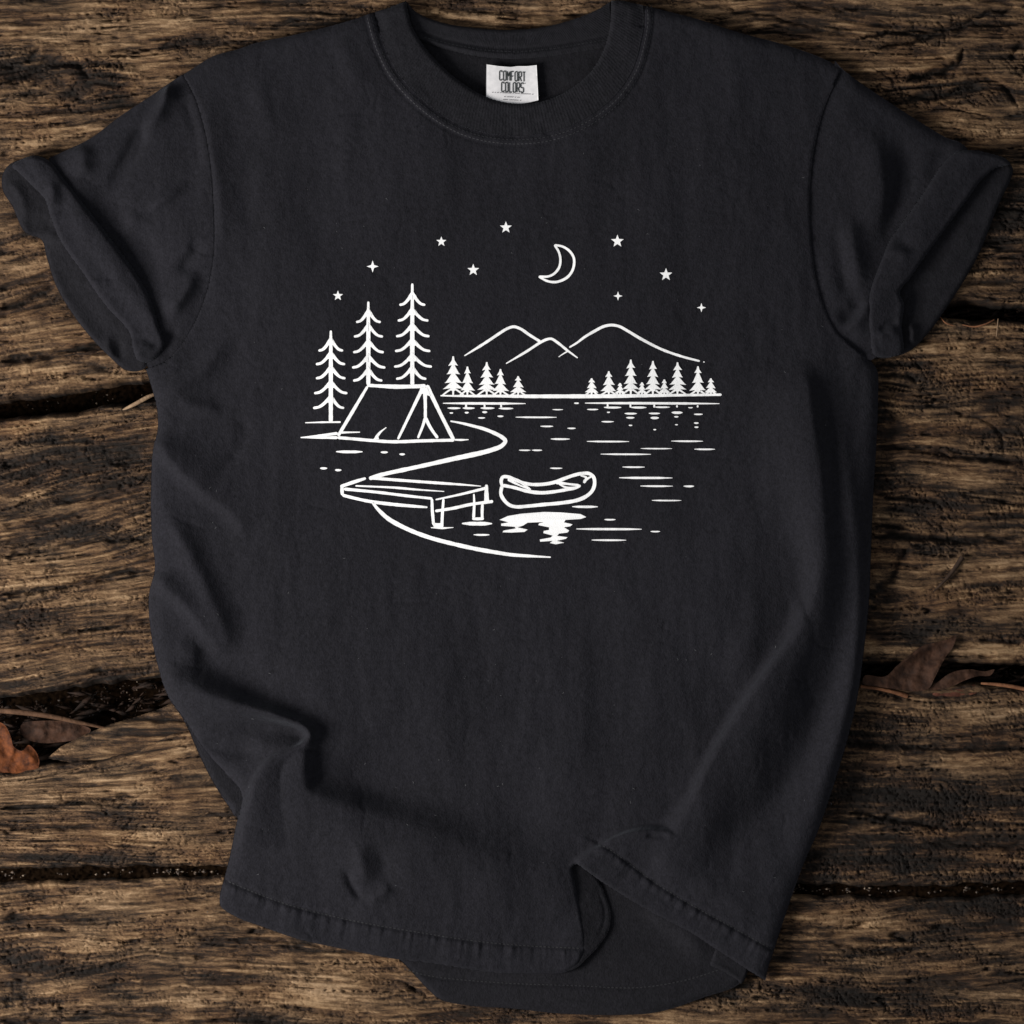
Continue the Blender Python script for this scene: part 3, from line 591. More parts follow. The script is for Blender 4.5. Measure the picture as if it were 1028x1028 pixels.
band((866, 146, 1024, 366), [(975, 152), (995, 154.5), (1009, 159.5), (1016.5, 170), (1014, 181), (1002, 206), (981, 258), (952, 306), (932, 334), (915, 351), (900, 357.5), (885, 357), (880, 345), (900, 290), (930, 240), (960, 190)],
     8, 5, 5, lambda x, y: -1.5 * np.exp(-((x - 945 + (y - 250) * .55) / 12) ** 2), 'cuff_lining', M_in, slR,
     folds=[([(912, 322), (916, 336), (913, 348)], [4], 4, 5)])
band((862, 144, 1024, 366), [(958, 153.5), (972, 151.5), (994, 154.8), (1008, 159.5), (1013, 165), (1000, 169), (986, 180), (971, 200), (946, 234), (929, 257), (914, 279), (903, 294), (907, 306), (905, 323), (905, 334), (906, 353), (897, 358), (886, 359.5), (876, 356.5), (872.5, 335), (870.5, 308), (873, 289), (884, 260), (892, 242), (907, 221), (926, 194), (945, 165)],
     17.5, 4.5, 7, lambda x, y: 2.5 * np.exp(-(((x - 925) * .85 + (y - 232) * .55) / 12) ** 2), 'cuff', M_cloth, slR,
     folds=[([(892, 243), (908, 246), (922, 254)], [-1.8], 6, 6, 1.6, .45), ([(884, 258), (900, 254), (914, 258)], [2], 5, 5), ([(880, 334), (890, 326), (902, 320)], [-2.2], 3, 5), ([(878, 342), (890, 334), (902, 330)], [3], 4, 5), ([(960, 160), (930, 200), (900, 250)], [1.5], 8, 9)])

# ---- collar
inn = [(408, 1.5), (414, 27), (429, 51), (450, 73), (478, 93), (500, 102), (521, 105), (546, 102), (571, 91), (594, 71), (607, 47), (612.5, 22), (613.5, 1.5)]
bk_top = [(408, 1.5), (417, 12), (443, 23), (478, 28.6), (510, 30.7), (545, 27.7), (574, 20.4), (600, 10), (613.5, 1.5)]
col_out = catmull(inn, 2)[:-1] + [(613.5, 1.5), (625, 1.5)] + catmull([(645, 6.5), (646, 22), (643, 42), (635, 70), (617, 97), (592, 117), (562, 131), (528, 137), (492, 135), (464, 127), (430, 106), (401, 76), (386, 47), (376, 13.5)], 2) + [(392, 8)]
CO = Field(370, -4, 652, 144, 1.2, 17.0)
oi = CO.inside(col_out)
d1 = CO.near(catmull(inn, 2), 12)[0]; d2 = CO.near(cs['neckout'], 12)[0]
dt = CO.near([(376, 13.5), (392, 8), (408, 1.5)], 9)[0]; dt2 = CO.near([(613.5, 1.5), (625, 1.5), (645, 6.5)], 9)[0]
for a in (d1, d2, dt, dt2): a[~oi & (a < 1e8)] = 0
CO.Z -= (5 - E(d1, 5, 5)) + (1.1 - E(d2, 2.5, 1.1)) + (6 - E(np.minimum(dt, dt2), 7, 6))
CO.Z += 1.5 * np.exp(-((CO.X - 512) / 330) ** 4) + .5 * fbm(CO.X / 24, CO.Y / 18, 801, 2) + .15 * fbm(CO.X / 7, CO.Y / 7, 805, 2)
D_c, _, _, NXc, NYc = CO.near(cs['neckout'], 30); wc = smooth(0, 13, D_c)
CO.Z = np.where(D_c < 1e8, (np.maximum(FP.sample(NXc, NYc), 15.0) + .5) * (1 - wc) + CO.Z * wc, CO.Z)
collar = CO.sheet('collar', col_out, M_rib, shirt, skirt=4)
bk_low = [(609, 48), (574, 54), (545, 58), (512, 60), (478, 57), (450, 51), (428, 44)]
bc_out = catmull(bk_top, 2)[:-1] + [(613.5, 1.5), (617, 20), (616, 40)] + catmull(bk_low, 2) + [(420, 42), (410, 25)]
BC = Field(402, -4, 622, 66, 1.2, 10.0); bo = BC.inside(bc_out)
d = BC.near(bc_out + [bc_out[0]], 10)[0]; d[~bo] = 0
BC.Z -= (4 - E(d, 4, 4)); BC.Z += .35 * fbm(BC.X / 14, BC.Y / 10, 811, 2)
BC.fold([(425, 40), (452, 47), (484, 53), (520, 55), (560, 51), (612, 42)], [1.6], 1.4, 3.5, 1.6, 0)
BC.fold([(420, 33), (452, 41), (484, 47), (520, 49), (560, 45), (614, 35)], [-1.6], 1.4, 2.2, 1.6, 0)
BC.sheet('back_collar', bc_out, M_rib, shirt, skirt=3)

# ---- stitching rows (one mesh per row set)
def ribbon(path, widths, field, off, bend=True):
    """flat strip along path draped on a height field -> verts, quads"""
    P = np.array(path, float); n = len(P)
    t = np.gradient(P, axis=0); t /= np.maximum(np.hypot(t[:, 0], t[:, 1]), 1e-9)[:, None]
    nr = np.stack([-t[:, 1], t[:, 0]], 1); w = np.asarray(widths)[:, None] / 2
    cols = [P + nr * w * k for k in (-1, 0, 1)]
    V = []; 
    for c in cols: V.append(np.stack([(c[:, 0] - HALF) * S, (HALF - c[:, 1]) * S, (field.sample(c[:, 0], c[:, 1]) + off) * S], 1))
    V = np.stack(V, 1).reshape(-1, 3)
    q = []
    for i in range(n - 1):
        for k in range(2): a = i * 3 + k; q.append((a, a + 3, a + 4, a + 1))
    return V, np.array(q)
def build(name, pieces, m, parent):
    Vs, Qs, Ts, o = [], [], [], 0
    for pc in pieces:
        V, q = pc[0], pc[1]; Vs.append(V)
        (Qs if q.shape[1] == 4 else Ts).append(q + o); o += len(V)
    V = np.concatenate(Vs); Q = np.concatenate(Qs) if Qs else np.zeros((0, 4), int); T = np.concatenate(Ts) if Ts else None
    return link(name, np_mesh(name, V, Q, True, T), m, parent)
def offset_path(path, d):
    P = np.array(path, float); t = np.gradient(P, axis=0); t /= np.maximum(np.hypot(*t.T), 1e-9)[:, None]
    return P + np.stack([-t[:, 1], t[:, 0]], 1) * d
def stitches(name, rows, field, m, parent, L=2.6, gap=1.5, w=.9, off=.35):
    pcs = []
    for path, d in rows:
        P = offset_path(path, d); s_ = np.r_[0, np.cumsum(np.hypot(*np.diff(P, axis=0).T))]; a = 1.0
        while a + L < s_[-1]:
            ss = np.linspace(a, a + L, 4); c = np.stack([np.interp(ss, s_, P[:, 0]), np.interp(ss, s_, P[:, 1])], 1)
            pcs.append(ribbon(c, np.array([.5, 1, 1, .5]) * w, field, off)); a += L + gap
    return build(name, pcs, m, parent)
nk = cs['neckout']
stitches('neck_stitching', [(nk, 4.2), (nk, 8.4)] if offset_path(nk, 5)[40][1] > nk[40][1] else [(nk, -4.2), (nk, -8.4)], FP, M_stitch, front)
stitches('hem_stitching', [(hemst1, 0)], FP, M_stitch_d, front, w=1.1)
stitches('hem_stitching', [(hemst2, 0)], FP, M_stitch_d, front, w=1.1)
stitches('hem_stitching', [(hemst3, 0)], BP, M_stitch_d, shirt, w=1.0)
stitches('collar_stitching', [([(425, 38), (452, 45), (484, 51), (520, 53), (560, 49), (612, 40)], 0)], BC, M_stitch, shirt)

# ---- lint caught on the cloth
rl = random.Random(3); pcs = []
for i in range(150):
    x, y, a, L = rl.uniform(190, 850), rl.uniform(130, 920), rl.uniform(0, 6.28), rl.choice([.5, .7, .9, 1.4, 2.4])
    c = [(x + L * t * math.cos(a + t * .8), y + L * t * math.sin(a + t * .8)) for t in (0, .33, .66, 1)]
    pcs.append(ribbon(c, [.25, .45, .45, .2], FP, .25))
M_lint, nt, b = mat('lint'); b.inputs['Base Color'].default_value = (.075, .075, .08, 1); b.inputs['Roughness'].default_value = 1
lint = build('lint', pcs, M_lint, shirt); lint['kind'] = 'stuff'

# ---- neck label
LBF = Field(484, 60, 545, 110, 1.2, 0)
LBF.Z = 12.6 + 1.3 * np.sin((LBF.X - 488) / 52 * 6.0 + .5) * .5 + .04 * (LBF.Y - 66)
lab = [(488.3, 65.6), (502, 67.5), (513, 68.2), (519, 67.3), (529, 67.3), (538.6, 66.3), (539.6, 85), (540.4, 101.6), (531, 103.8), (520, 105.5), (506, 104.5), (488.2, 101.6), (488, 85)]
label = LBF.sheet('neck_label', lab, M_label, shirt, skirt=.8)
GL = {'C': [[(1, .85), (.8, 1), (.2, 1), (0, .85), (0, .15), (.2, 0), (.8, 0), (1, .15)]], 'O': [[(.2, 0), (.8, 0), (1, .15), (1, .85), (.8, 1), (.2, 1), (0, .85), (0, .15), (.2, 0)]],
      'M': [[(0, 1), (0, 0), (.5, .55), (1, 0), (1, 1)]], 'F': [[(0, 1), (0, 0), (1, 0)], [(0, .5), (.8, .5)]], 'R': [[(0, 1), (0, 0), (.8, 0), (1, .12), (1, .42), (.8, .54), (0, .54)], [(.45, .54), (1, 1)]],
      'T': [[(0, 0), (1, 0)], [(.5, 0), (.5, 1)]], 'L': [[(0, 0), (0, 1), (1, 1)]], 'S': [[(1, .12), (.8, 0), (.2, 0), (0, .15), (0, .38), (.2, .5), (.8, .5), (1, .64), (1, .86), (.8, 1), (.2, 1), (0, .88)]]}
def letters(txt, x0, x1, y0, h, slant, wd):
    n = len(txt); cw = (x1 - x0) / n; pcs = []; k = 0
    for i, ch in enumerate(txt):
        for st in GL[ch]:
            k += 1; path = [(x0 + cw * (i + .06 + .68 * u), y0 + h * v + slant * (x0 + cw * (i + .7 * u) - x0)) for u, v in st]
            c = []
            for a, b_ in zip(path[:-1], path[1:]):
                for q in range(3): c.append((a[0] + (b_[0] - a[0]) * q / 3, a[1] + (b_[1] - a[1]) * q / 3))
            c.append(path[-1]); pcs.append(ribbon(c, np.full(len(c), wd), LBF, .35 + .03 * (k % 4)))
    return pcs
build('lettering', letters('COMFORT', 501.2, 528.2, 72.0, 9.4, .055, 1.0) + letters('COLORS', 503.2, 526.4, 83.4, 9.6, .04, 1.0) + [ribbon([(526.6, 84.6), (527.0, 84.6), (527.4, 84.7)], [.7] * 3, LBF, .4)], M_black, label)
rr = random.Random(5); pcs = []
for y, xa, xb in ((94.0, 494, 534), (98.0, 506, 521), (100.9, 505, 523)):
    x = xa
    while x < xb:
        L = rr.uniform(.7, 1.5); yy = y + .045 * (x - xa) - (.3 if y < 95 else 0)
        pcs.append(ribbon([(x, yy), (x + L / 2, yy), (x + L, yy)], [.75] * 3, LBF, .35)); x += L + rr.choice([.35, .45, 1.4])
build('small_print', pcs, M_grey, label)

# ------------------------------------------------------------------ chest print, white ink draped on the cloth
INK = 0.30; _k = [0]
def st(pts, w, w1=None, curve=True):
    """one inked stroke; w may be a list of widths along it"""
    _k[0] += 1
    c = catmull(pts, 1.3) if curve else sum([catmull([a, b_], 1.3)[:-1] for a, b_ in zip(pts[:-1], pts[1:])], []) + [pts[-1]]
    n = len(c); ws = [w] if not isinstance(w, (list, tuple)) else list(w)
    if w1 is not None: ws.append(w1)
    W_ = np.interp(np.linspace(0, 1, n), np.linspace(0, 1, len(ws)), ws) if len(ws) > 1 else np.full(n, float(ws[0]))
    P = np.array(c); L_ = np.arange(n)
    W_ = W_ * (1 + .10 * fbm(P[:, 0] / 6 + .37, P[:, 1] / 6 + .1, 900 + _k[0] % 7, 2))          # dry, slightly ragged print edge
    e0 = max(0.2, W_[0]); m_ = np.minimum(L_, n - 1 - L_) * 1.3; r = W_ / 2 + 1e-3
    W_ = W_ * np.sqrt(np.clip(1 - np.clip(1 - (m_ + .25) / r, 0, 1) ** 2, .05, 1))
    return ribbon(c, W_, FP, INK + .035 * (_k[0] % 9))
def dash(x0, x1, y, w=1.5):
    y2 = y + (x1 - x0) * .004
    return st([(x0, y), ((x0 + x1) / 2, y + .2), (x1, y2)], [w * .35, w, w * 1.05, w, w * .3])
def fill(poly):
    _k[0] += 1
    tri = tessellate_polygon([[Vector((x, y, 0)) for x, y in poly]])
    P = np.array(poly); V = np.stack([(P[:, 0] - HALF) * S, (HALF - P[:, 1]) * S, (FP.sample(P[:, 0], P[:, 1]) + INK + .035 * (_k[0] % 9) + .1) * S], 1)
    return V, np.array([t[::-1] for t in tri])
Z = 170 / 1028
def o1(ox, oy): return lambda *p: [(ox + x * Z, oy + y * Z) for x, y in p]
A, B_, C_, D_, E_, G_ = o1(290, 210), o1(290, 340), o1(430, 210), o1(430, 340), o1(570, 340), o1(480, 440)
H_, J_, K_ = o1(330, 440), o1(570, 440), o1(570, 210)

cprint = build('chest_print', [
    st(D_((135, 502), (200, 514), (270, 531), (340, 550), (400, 574), (448, 600), (468, 622), (445, 652), (390, 675), (330, 692), (240, 712), (150, 731), (0, 765)) + [(406, 471.7), (385, 476.3), (371, 480.6)], [1.6, 3, 3.6, 4.4, 4.8, 4.4, 4, 4, 4]),
    st(H_((268, 388), (292, 420), (320, 450), (358, 484), (400, 511), (500, 560), (620, 604), (760, 641), (900, 672), (1028, 694)) + G_((200, 706), (330, 715), (440, 721)), [2.6, 4.2, 4.2, 4, 4, 4, 3.6, 3, 1.2]),
    st(D_((75, 348), (200, 350), (420, 350)), [1.2, 2.4, 2.8]), st(D_((400, 350), (600, 352), (800, 352), (1028, 352)), [2.6, 3.6, 3.8, 3.8]), st(E_((0, 352), (270, 351), (600, 346), (930, 342)), [3.8, 3.8, 3.2, 2.6, 2.4]),
    st(B_((75, 601), (180, 592), (300, 576)), [.8, 2.6, 3]), st(B_((75, 602), (180, 602), (300, 602)), [.8, 2.2, 3]), st(B_((103, 512), (210, 509), (318, 508)), [.9, 1.7, 1.6]), st(D_((160, 615), (200, 616), (245, 614)), [1.5, 2, .8])], M_ink, shirt)
tag(cprint, 'white line drawing of a lake shore printed on the chest')

def part(name, pcs): return build(name, pcs, M_ink, cprint)
# mountains
part('mountain', [st(C_((220, 893), (350, 812), (440, 752), (480, 728), (518, 717), (560, 730), (610, 764), (680, 808)), [1.2, 2.6, 2.8, 2.8, 2.8, 2.6])])
part('mountain', [st(C_((472, 940), (600, 864), (680, 812), (715, 795), (745, 790), (785, 814), (840, 858), (905, 906)), [1, 2.4, 2.6, 2.6, 2.5, 1.2])])
part('mountain', [st(C_((790, 900), (820, 880), (850, 862)), [.7, 1.2, 1.6]), st(C_((855, 842), (900, 815)) + K_((100, 780), (160, 744), (215, 716), (262, 707), (310, 715), (360, 742), (450, 795), (570, 855), (690, 897), (798, 925)), [1.6, 2.6, 2.8, 2.8, 2.8, 2.6, 2.4, 1.8]), st([(705.4, 363.6), (706.1, 363.8), (706.9, 363.9)], 1.0)])
# moon
part('crescent_moon', [st(C_((765, 222), (815, 232), (855, 258), (880, 295), (884, 335), (872, 380), (842, 418), (800, 440), (765, 447), (720, 440), (670, 414)), [2, 2.5, 2.6, 2.6, 2.5, 2]), st(C_((765, 222), (790, 262), (801, 310), (793, 358), (765, 394), (730, 412), (670, 414)), [2, 2.3, 2.5, 2.3, 2.2])])
# stars
def star(cx, cy, r, n=5):
    _k[0] += 1; pts = []
    for i in range(2 * n):
        a = -math.pi / 2 + i * math.pi / n; q = r if i % 2 == 0 else r * (.42 if n == 5 else .34); pts.append((cx + q * math.cos(a), cy + q * math.sin(a)))
    ring = pts; V = [W(cx, cy, float(FP.sample(cx, cy)) + INK + .12)] + [W(x, y, float(FP.sample(x, y)) + INK + .1) for x, y in ring]
    return np.array(V), np.array([(0, 1 + (i + 1) % (2 * n), 1 + i) for i in range(2 * n)])
for x, y, r in [(339.8, 297.6, 5.3), (443.3, 243.4, 5.3), (475.2, 271.8, 6.2), (507.9, 229.2, 6.2), (619.5, 243, 6.6), (668.1, 276.5, 6.6)]: part('star', [star(x, y, r)])
for x, y, r in [(374.5, 268.2, 6), (620.1, 297.8, 4.6), (703.6, 309.4, 4.6)]: part('star', [star(x, y, r, 4)])
# tall pines
def pine(cx, top, base, tiers):
    p = [st([(cx, top), (cx, top + 14), (cx, (top + base) / 2), (cx, base)], [2.2, 3.6, 4.2, 4.2, 4])]
    for xl, xr, y in tiers:
        j = y - 14
        for xe in (xl, xr):
            dx = xe - cx
            p.append(st([(cx, y - 13.5), (cx + dx * .16, y - 8.8), (cx + dx * .38, y - 4.6), (cx + dx * .66, y - 1.2), (xe, y)], [1.6, 3.2, 3.0, 2.6, 2.4]))
            q = [(cx, y - 15), (cx + dx * .26, y - 7.4), (cx + dx * .2, y - 5.6), (cx, y - 5)]
            p.append(fill(q if dx > 0 else q[::-1]))
    return p
part('pine_tree', pine(332.7, 332.4, 424, [(320.3, 345, 352.6), (317.8, 347, 366.2), (317.8, 347.3, 380.3), (316, 349.2, 395.2), (315, 346, 410)]))
part('pine_tree', pine(370.2, 303.4, 387, [(358, 382.6, 324), (355.8, 384.8, 338.5), (355, 385.6, 354.2), (354, 387.2, 369.5), (355, 384.2, 382.6)]))
part('pine_tree', pine(414.2, 285.3, 387, [(401.3, 427.2, 306.8), (399.6, 430.3, 322.5), (398, 431.4, 338.2), (397, 432.2, 353), (396, 433.8, 368.6), (398, 428.2, 380.8)]))
# tent
part('tent', [st(B_((478, 285), (560, 290), (660, 294), (760, 292), (832, 290)), [3, 3.4, 4.2, 3.8, 4]), st(B_((480, 292), (395, 436), (302, 592)), [2.6, 3.4, 3.2], curve=False), st(B_((815, 300), (740, 455), (664, 612)), [3.6, 3, 2.4], curve=False),
    st(B_((828, 330), (830, 410), (830, 485)), [4, 3, 3.2]), st(B_((830, 480), (815, 530), (785, 605)), [3.2, 2.6, 2.2]), st(B_((830, 480), (860, 540), (905, 605)), [3.4, 3, 3]), st(B_((838, 285), (920, 455), (1002, 617)), [4.2, 3.6, 3.6], curve=False),
    st(B_((300, 602), (400, 610), (500, 619), (600, 626), (665, 627), (800, 622), (1005, 617)), [2.8, 3, 3, 3.2, 3.2, 3, 3]), st(B_((310, 572), (370, 570), (435, 569)), [2.4, 1.6, 1]), st(B_((530, 606), (555, 572), (594, 540)), [3.6, 2, .7]),
    fill(B_((800, 300), (792, 330), (862, 352), (842, 300))), fill(B_((515, 612), (550, 612), (545, 590), (535, 588)))])
# jetty
part('jetty', [st(H_((228, 243), (150, 268), (74, 294)), [2.4, 3.4, 3.2]), st(H_((84, 290), (84, 320), (86, 346)), 3.2), st(H_((250, 241), (420, 254), (640, 270), (800, 281), (925, 291)), [3, 3, 2.8, 2.8, 2.2, .8]),
    st(H_((165, 289), (400, 300), (540, 312), (702, 323)), [1.6, 1.8, 2.4, 1.6, .8]), st(H_((95, 308), (300, 328), (480, 350), (630, 366)), [3, 2.8, 2.8, 2.4]), st(H_((86, 345), (160, 364), (250, 383), (400, 402), (600, 419)), [3, 3, 3.6, 3.2, 2]),
    st(H_((650, 373), (800, 341), (958, 302)), [1.4, 2.4, 2.8]), st(H_((628, 368), (630, 430), (638, 526)), [2.6, 3, 2.8]), st(H_((698, 368), (692, 450), (688, 530)), [2.2, 3, 2.8]), st(H_((648, 442), (760, 424), (860, 402), (998, 383)), [2.8, 3, 3, 3]),
    st(H_((958, 282), (958, 340), (960, 395)), [3, 4.2, 5]), st(H_((882, 338), (884, 400), (880, 486)), [1.6, 2.6, 2.8]), st(H_((934, 398), (932, 440), (932, 486)), 2.8), st(H_((872, 488), (905, 489), (942, 487)), 2.8), st(H_((636, 526), (660, 528), (698, 528)), 4.4), st(H_((622, 542), (690, 545), (758, 541)), [.8, 2, .6])])
# canoe
part('canoe', [st(G_((150, 300), (140, 262), (150, 236), (185, 236), (225, 252), (275, 272), (330, 281), (400, 279), (460, 268), (520, 246), (570, 228), (630, 214), (675, 216), (700, 238), (705, 280), (690, 320), (655, 352), (600, 376), (500, 393), (400, 402), (300, 412), (230, 416), (190, 405), (155, 372), (138, 335), (145, 290)), [3.2, 3.4, 3.4, 3.6, 3.4, 3.4]),
    st(G_((150, 286), (220, 300), (300, 322), (380, 331), (450, 326), (520, 315), (590, 302), (620, 286)), [3.2, 3.2, 3.6, 3.2, 3, 2.6]), st(G_((180, 250), (250, 285), (320, 312)), [3, 1.8, 2]), st(G_((200, 245), (250, 268), (312, 305)), [2.6, 1.3, 1.8]), st(G_((470, 268), (530, 276), (612, 286)), [3.6, 2.2, 2.4]), st(G_((490, 280), (540, 300), (600, 296)), [1.2, 2.2, 1.4]), st(G_((620, 226), (655, 240), (640, 272)), [1.4, 2.6, 3]), st(G_((640, 262), (672, 240), (690, 232)), [3, 2, 1.6])])
part('canoe_reflection', [fill(G_((130, 495), (180, 472), (260, 458), (400, 447), (500, 450), (620, 460), (655, 478), (620, 490), (530, 495), (520, 510), (572, 522), (558, 534), (520, 540), (552, 560), (540, 572), (490, 578), (478, 592), (542, 600), (530, 610), (475, 622), (522, 633), (470, 643), (435, 635), (452, 622), (376, 627), (374, 614), (440, 602), (452, 590), (395, 575), (398, 562), (430, 556), (430, 540), (365, 527), (370, 516), (400, 508), (300, 512), (272, 530), (238, 540), (300, 554), (280, 568), (200, 572), (148, 570), (155, 560), (228, 547), (222, 537), (140, 531), (140, 518), (185, 510)))])
# far pines
def far_pine(cx, top, base, hw, seed):
    r = random.Random(seed); n = 4 if base - top > 34 * .9 else 3; h = base - top; L_, R_ = [], []
    for i in range(n):
        y1 = top + h * (.24 + .72 * i / max(1, n - 1) * .92); wd = hw * (.44 + .56 * i / (n - 1)) * r.uniform(.92, 1.08); nk_ = wd * .27
        if i == n - 1: y1 -= h * .07
        L_ += [(cx - wd, y1 + r.uniform(-.4, .4)), (cx - wd * .8, y1 - 1.3), (cx - nk_, y1 - h * .015)]; wd *= r.uniform(.9, 1.1)
        R_ += [(cx + wd, y1 + r.uniform(-.4, .4)), (cx + wd * .8, y1 - 1.3), (cx + nk_, y1 - h * .015)]
    pl = [(cx - .7, top), (cx - 1.3, top + h * .1)]
    for i in range(n):
        a, b2, c2 = L_[3 * i:3 * i + 3]; pl += [b2, a, c2]
    yb = base - max(3.2, h * .13); pl += [(cx - 2.2, yb), (cx - .9, yb + .6), (cx - .9, base), (cx + .9, base), (cx + .9, yb + .6), (cx + 2.2, yb)]
    for i in reversed(range(n)):
        a, b2, c2 = R_[3 * i:3 * i + 3]; pl += [c2, a, b2]
    pl += [(cx + 1.3, top + h * .1), (cx + .7, top)]
    return [fill(list(reversed(pl)))] + [st([(cx + sg * .8, yb - 2), (cx + sg * hw * .5, yb + .8), (cx + sg * hw * 1.02, base)], [1.8, 1.7, 1.4]) for sg in (-1, 1)]
for i, (x, t_, hw) in enumerate([(152, 110, 58), (238, 172, 42), (355, 145, 52), (438, 187, 45), (545, 230, 42)]):
    (cx, ty), = D_((x, t_)); part('distant_pine', far_pine(cx, ty, 397.4, hw * Z * 1.12, i))
for i, (x, t_, hw) in enumerate([(143, 243, 36), (247, 200, 46), (315, 272, 26), (380, 130, 50), (448, 268, 28), (514, 138, 48), (583, 250, 30), (663, 146, 52), (787, 170, 48), (865, 243, 36)]):
    (cx, ty), = E_((x, t_)); part('distant_pine', far_pine(cx, ty, 397.2, hw * Z * 1.12, 20 + i))
# ripples
rp = []
def dd(fn, L):
    for it in L:
        x0, x1, y = it[:3]; w = it[3] if len(it) > 3 else 8
        (a, yy), (b2, _) = fn((x0, y), (x1, y)); rp.append(dash(a, b2, yy, w * Z * 1.08))
dd(B_, [(290, 450, 687, 15), (560, 603, 690, 12), (673, 707, 702, 11), (193, 236, 787, 12), (284, 322, 798, 12)])
dd(G_, [(570, 725, 415, 13), (765, 832, 493, 9), (595, 990, 550, 12), (688, 897, 617, 10), (248, 318, 73, 8), (326, 388, 73, 8), (436, 510, 182, 8)])
dd(J_, [(115, 370, 20, 9), (625, 817, 18, 9), (440, 630, 63, 7), (765, 890, 67, 9), (198, 502, 97, 9), (330, 465, 175, 9), (310, 632, 240, 12), (438, 635, 290, 9), (700, 763, 291, 11), (508, 686, 377, 8), (500, 557, 565, 8)])
dd(D_, [(90, 590, 394, 13), (118, 196, 423, 11), (210, 282, 423, 11), (318, 402, 423, 11), (428, 515, 425, 11), (130, 152, 452), (222, 246, 450, 9), (328, 358, 447, 11), (303, 345, 482), (420, 456, 472, 10), (530, 778, 478, 9), (680, 757, 533, 8), (843, 893, 545, 8), (743, 858, 610, 10), (883, 913, 393, 8), (753, 817, 432, 6)])
dd(E_, [(103, 917, 393, 13), (116, 183, 431, 8), (218, 322, 419, 11), (380, 475, 419, 11), (525, 617, 417, 9), (728, 756, 420, 6), (343, 417, 456, 10), (490, 557, 455, 10), (628, 693, 450, 14), (763, 816, 460, 8), (353, 402, 481, 10), (500, 550, 482, 13), (643, 669, 475, 8), (203, 277, 505, 8), (368, 389, 527, 7), (517, 534, 553, 7), (648, 666, 523, 7), (763, 791, 513, 9), (766, 790, 538, 9), (236, 254, 448, 7)])
dd(H_, [(810, 992, 517, 20), (880, 976, 585, 10)])
for fn, x in ((D_, 230), (D_, 342), (D_, 442), (E_, 240), (E_, 378), (E_, 522)): rp.append(st(fn((x, 398), (x, 408), (x, 420)), [1.6, 1.8, 2.2]))
for x in (660, 785): rp.append(st(E_((x, 406), (x, 413), (x, 419)), 1.8))
for r_ in rp: part('water_ripple', [r_])

# ------------------------------------------------------------------ leaves, stems and splinters in the gaps
def leaf_mat(name, c0, c1):
    m, nt, b = mat(name); g = node(nt, 'ShaderNodeNewGeometry').outputs['Position']
    nt.links.new(ramp_(nt, noise_(nt, g, 120, 4, .65), [(.3, c0), (.75, c1)]), b.inputs['Base Color']); b.inputs['Roughness'].default_value = .8; b.inputs['Specular IOR Level'].default_value = .2
    bp = node(nt, 'ShaderNodeBump'); bp.inputs['Strength'].default_value = .6; bp.inputs['Distance'].default_value = .002
    nt.links.new(noise_(nt, g, 200, 4), bp.inputs['Height']); nt.links.new(bp.outputs[0], b.inputs['Normal']); return m
M_leaf = leaf_mat('dry_leaf', (.014, .0062, .0036), (.060, .026, .0135))
M_leaf2 = leaf_mat('rust_leaf', (.022, .006, .0025), (.17, .048, .011))
M_stem = leaf_mat('leaf_stem', (.10, .040, .018), (.24, .105, .05))
M_twig = leaf_mat('twig_bark', (.020, .011, .007), (.05, .030, .019))
M_pale = leaf_mat('pale_wood', (.16, .10, .06), (.34, .23, .14))
def tube(name, pts, rad, m, parent=None, n=8):
    c = catmull(pts, 2.0); P = np.array(c); L = len(P); rs = np.interp(np.linspace(0, 1, L), np.linspace(0, 1, len(rad)), rad)
    t = np.gradient(P, axis=0); t /= np.linalg.norm(t, axis=1)[:, None]; up = np.array([0, 0, 1.0])
    a = np.cross(t, up); a /= np.linalg.norm(a, axis=1)[:, None]; b2 = np.cross(a, t)
    an = np.arange(n) * 2 * np.pi / n
    R = P[:, None] + rs[:, None, None] * (a[:, None] * np.cos(an)[None, :, None] + b2[:, None] * np.sin(an)[None, :, None])
    V = R.reshape(-1, 3); V = np.stack([(V[:, 0] - HALF) * S, (HALF - V[:, 1]) * S, V[:, 2] * S], 1)
    q = [(i * n + k, i * n + (k + 1) % n, (i + 1) * n + (k + 1) % n, (i + 1) * n + k) for i in range(L - 1) for k in range(n)]
    return link(name, np_mesh(name, V, np.array(q)), m, parent)
def leaf(outline, z0, folds, m, label, vein=None, step=1.2):
    xs_ = [p[0] for p in outline]; ys_ = [p[1] for p in outline]
    F = Field(min(xs_) - 4, min(ys_) - 4, max(xs_) + 4, max(ys_) + 4, step, z0)
    F.Z += 1.2 * fbm(F.X / 14, F.Y / 9, 950, 3)
    for a in folds: F.fold(*a)
    return tag(F.sheet('dry_leaf', catmull(outline, 2, True), m, None, skirt=.9), label, 'leaf', 'dry leaves caught in the plank gap')
leaf([(868, 678), (888, 679), (900, 668), (912, 658), (924, 649), (938, 645), (950, 642), (959, 638), (956, 650), (950, 658), (944, 668), (937, 682), (932, 691), (918, 694), (900, 692), (880, 689), (866, 686)], 5,
     [([(958, 640), (935, 655), (915, 672), (890, 684)], [-5], 10, 10), ([(888, 679), (912, 659), (938, 646), (957, 640)], [5], 4, 5), ([(950, 655), (940, 672), (932, 690)], [4], 4, 5), ([(925, 660), (920, 676), (912, 690)], [2], 4, 4)], M_leaf, 'large curled dark brown leaf standing up from the right gap')
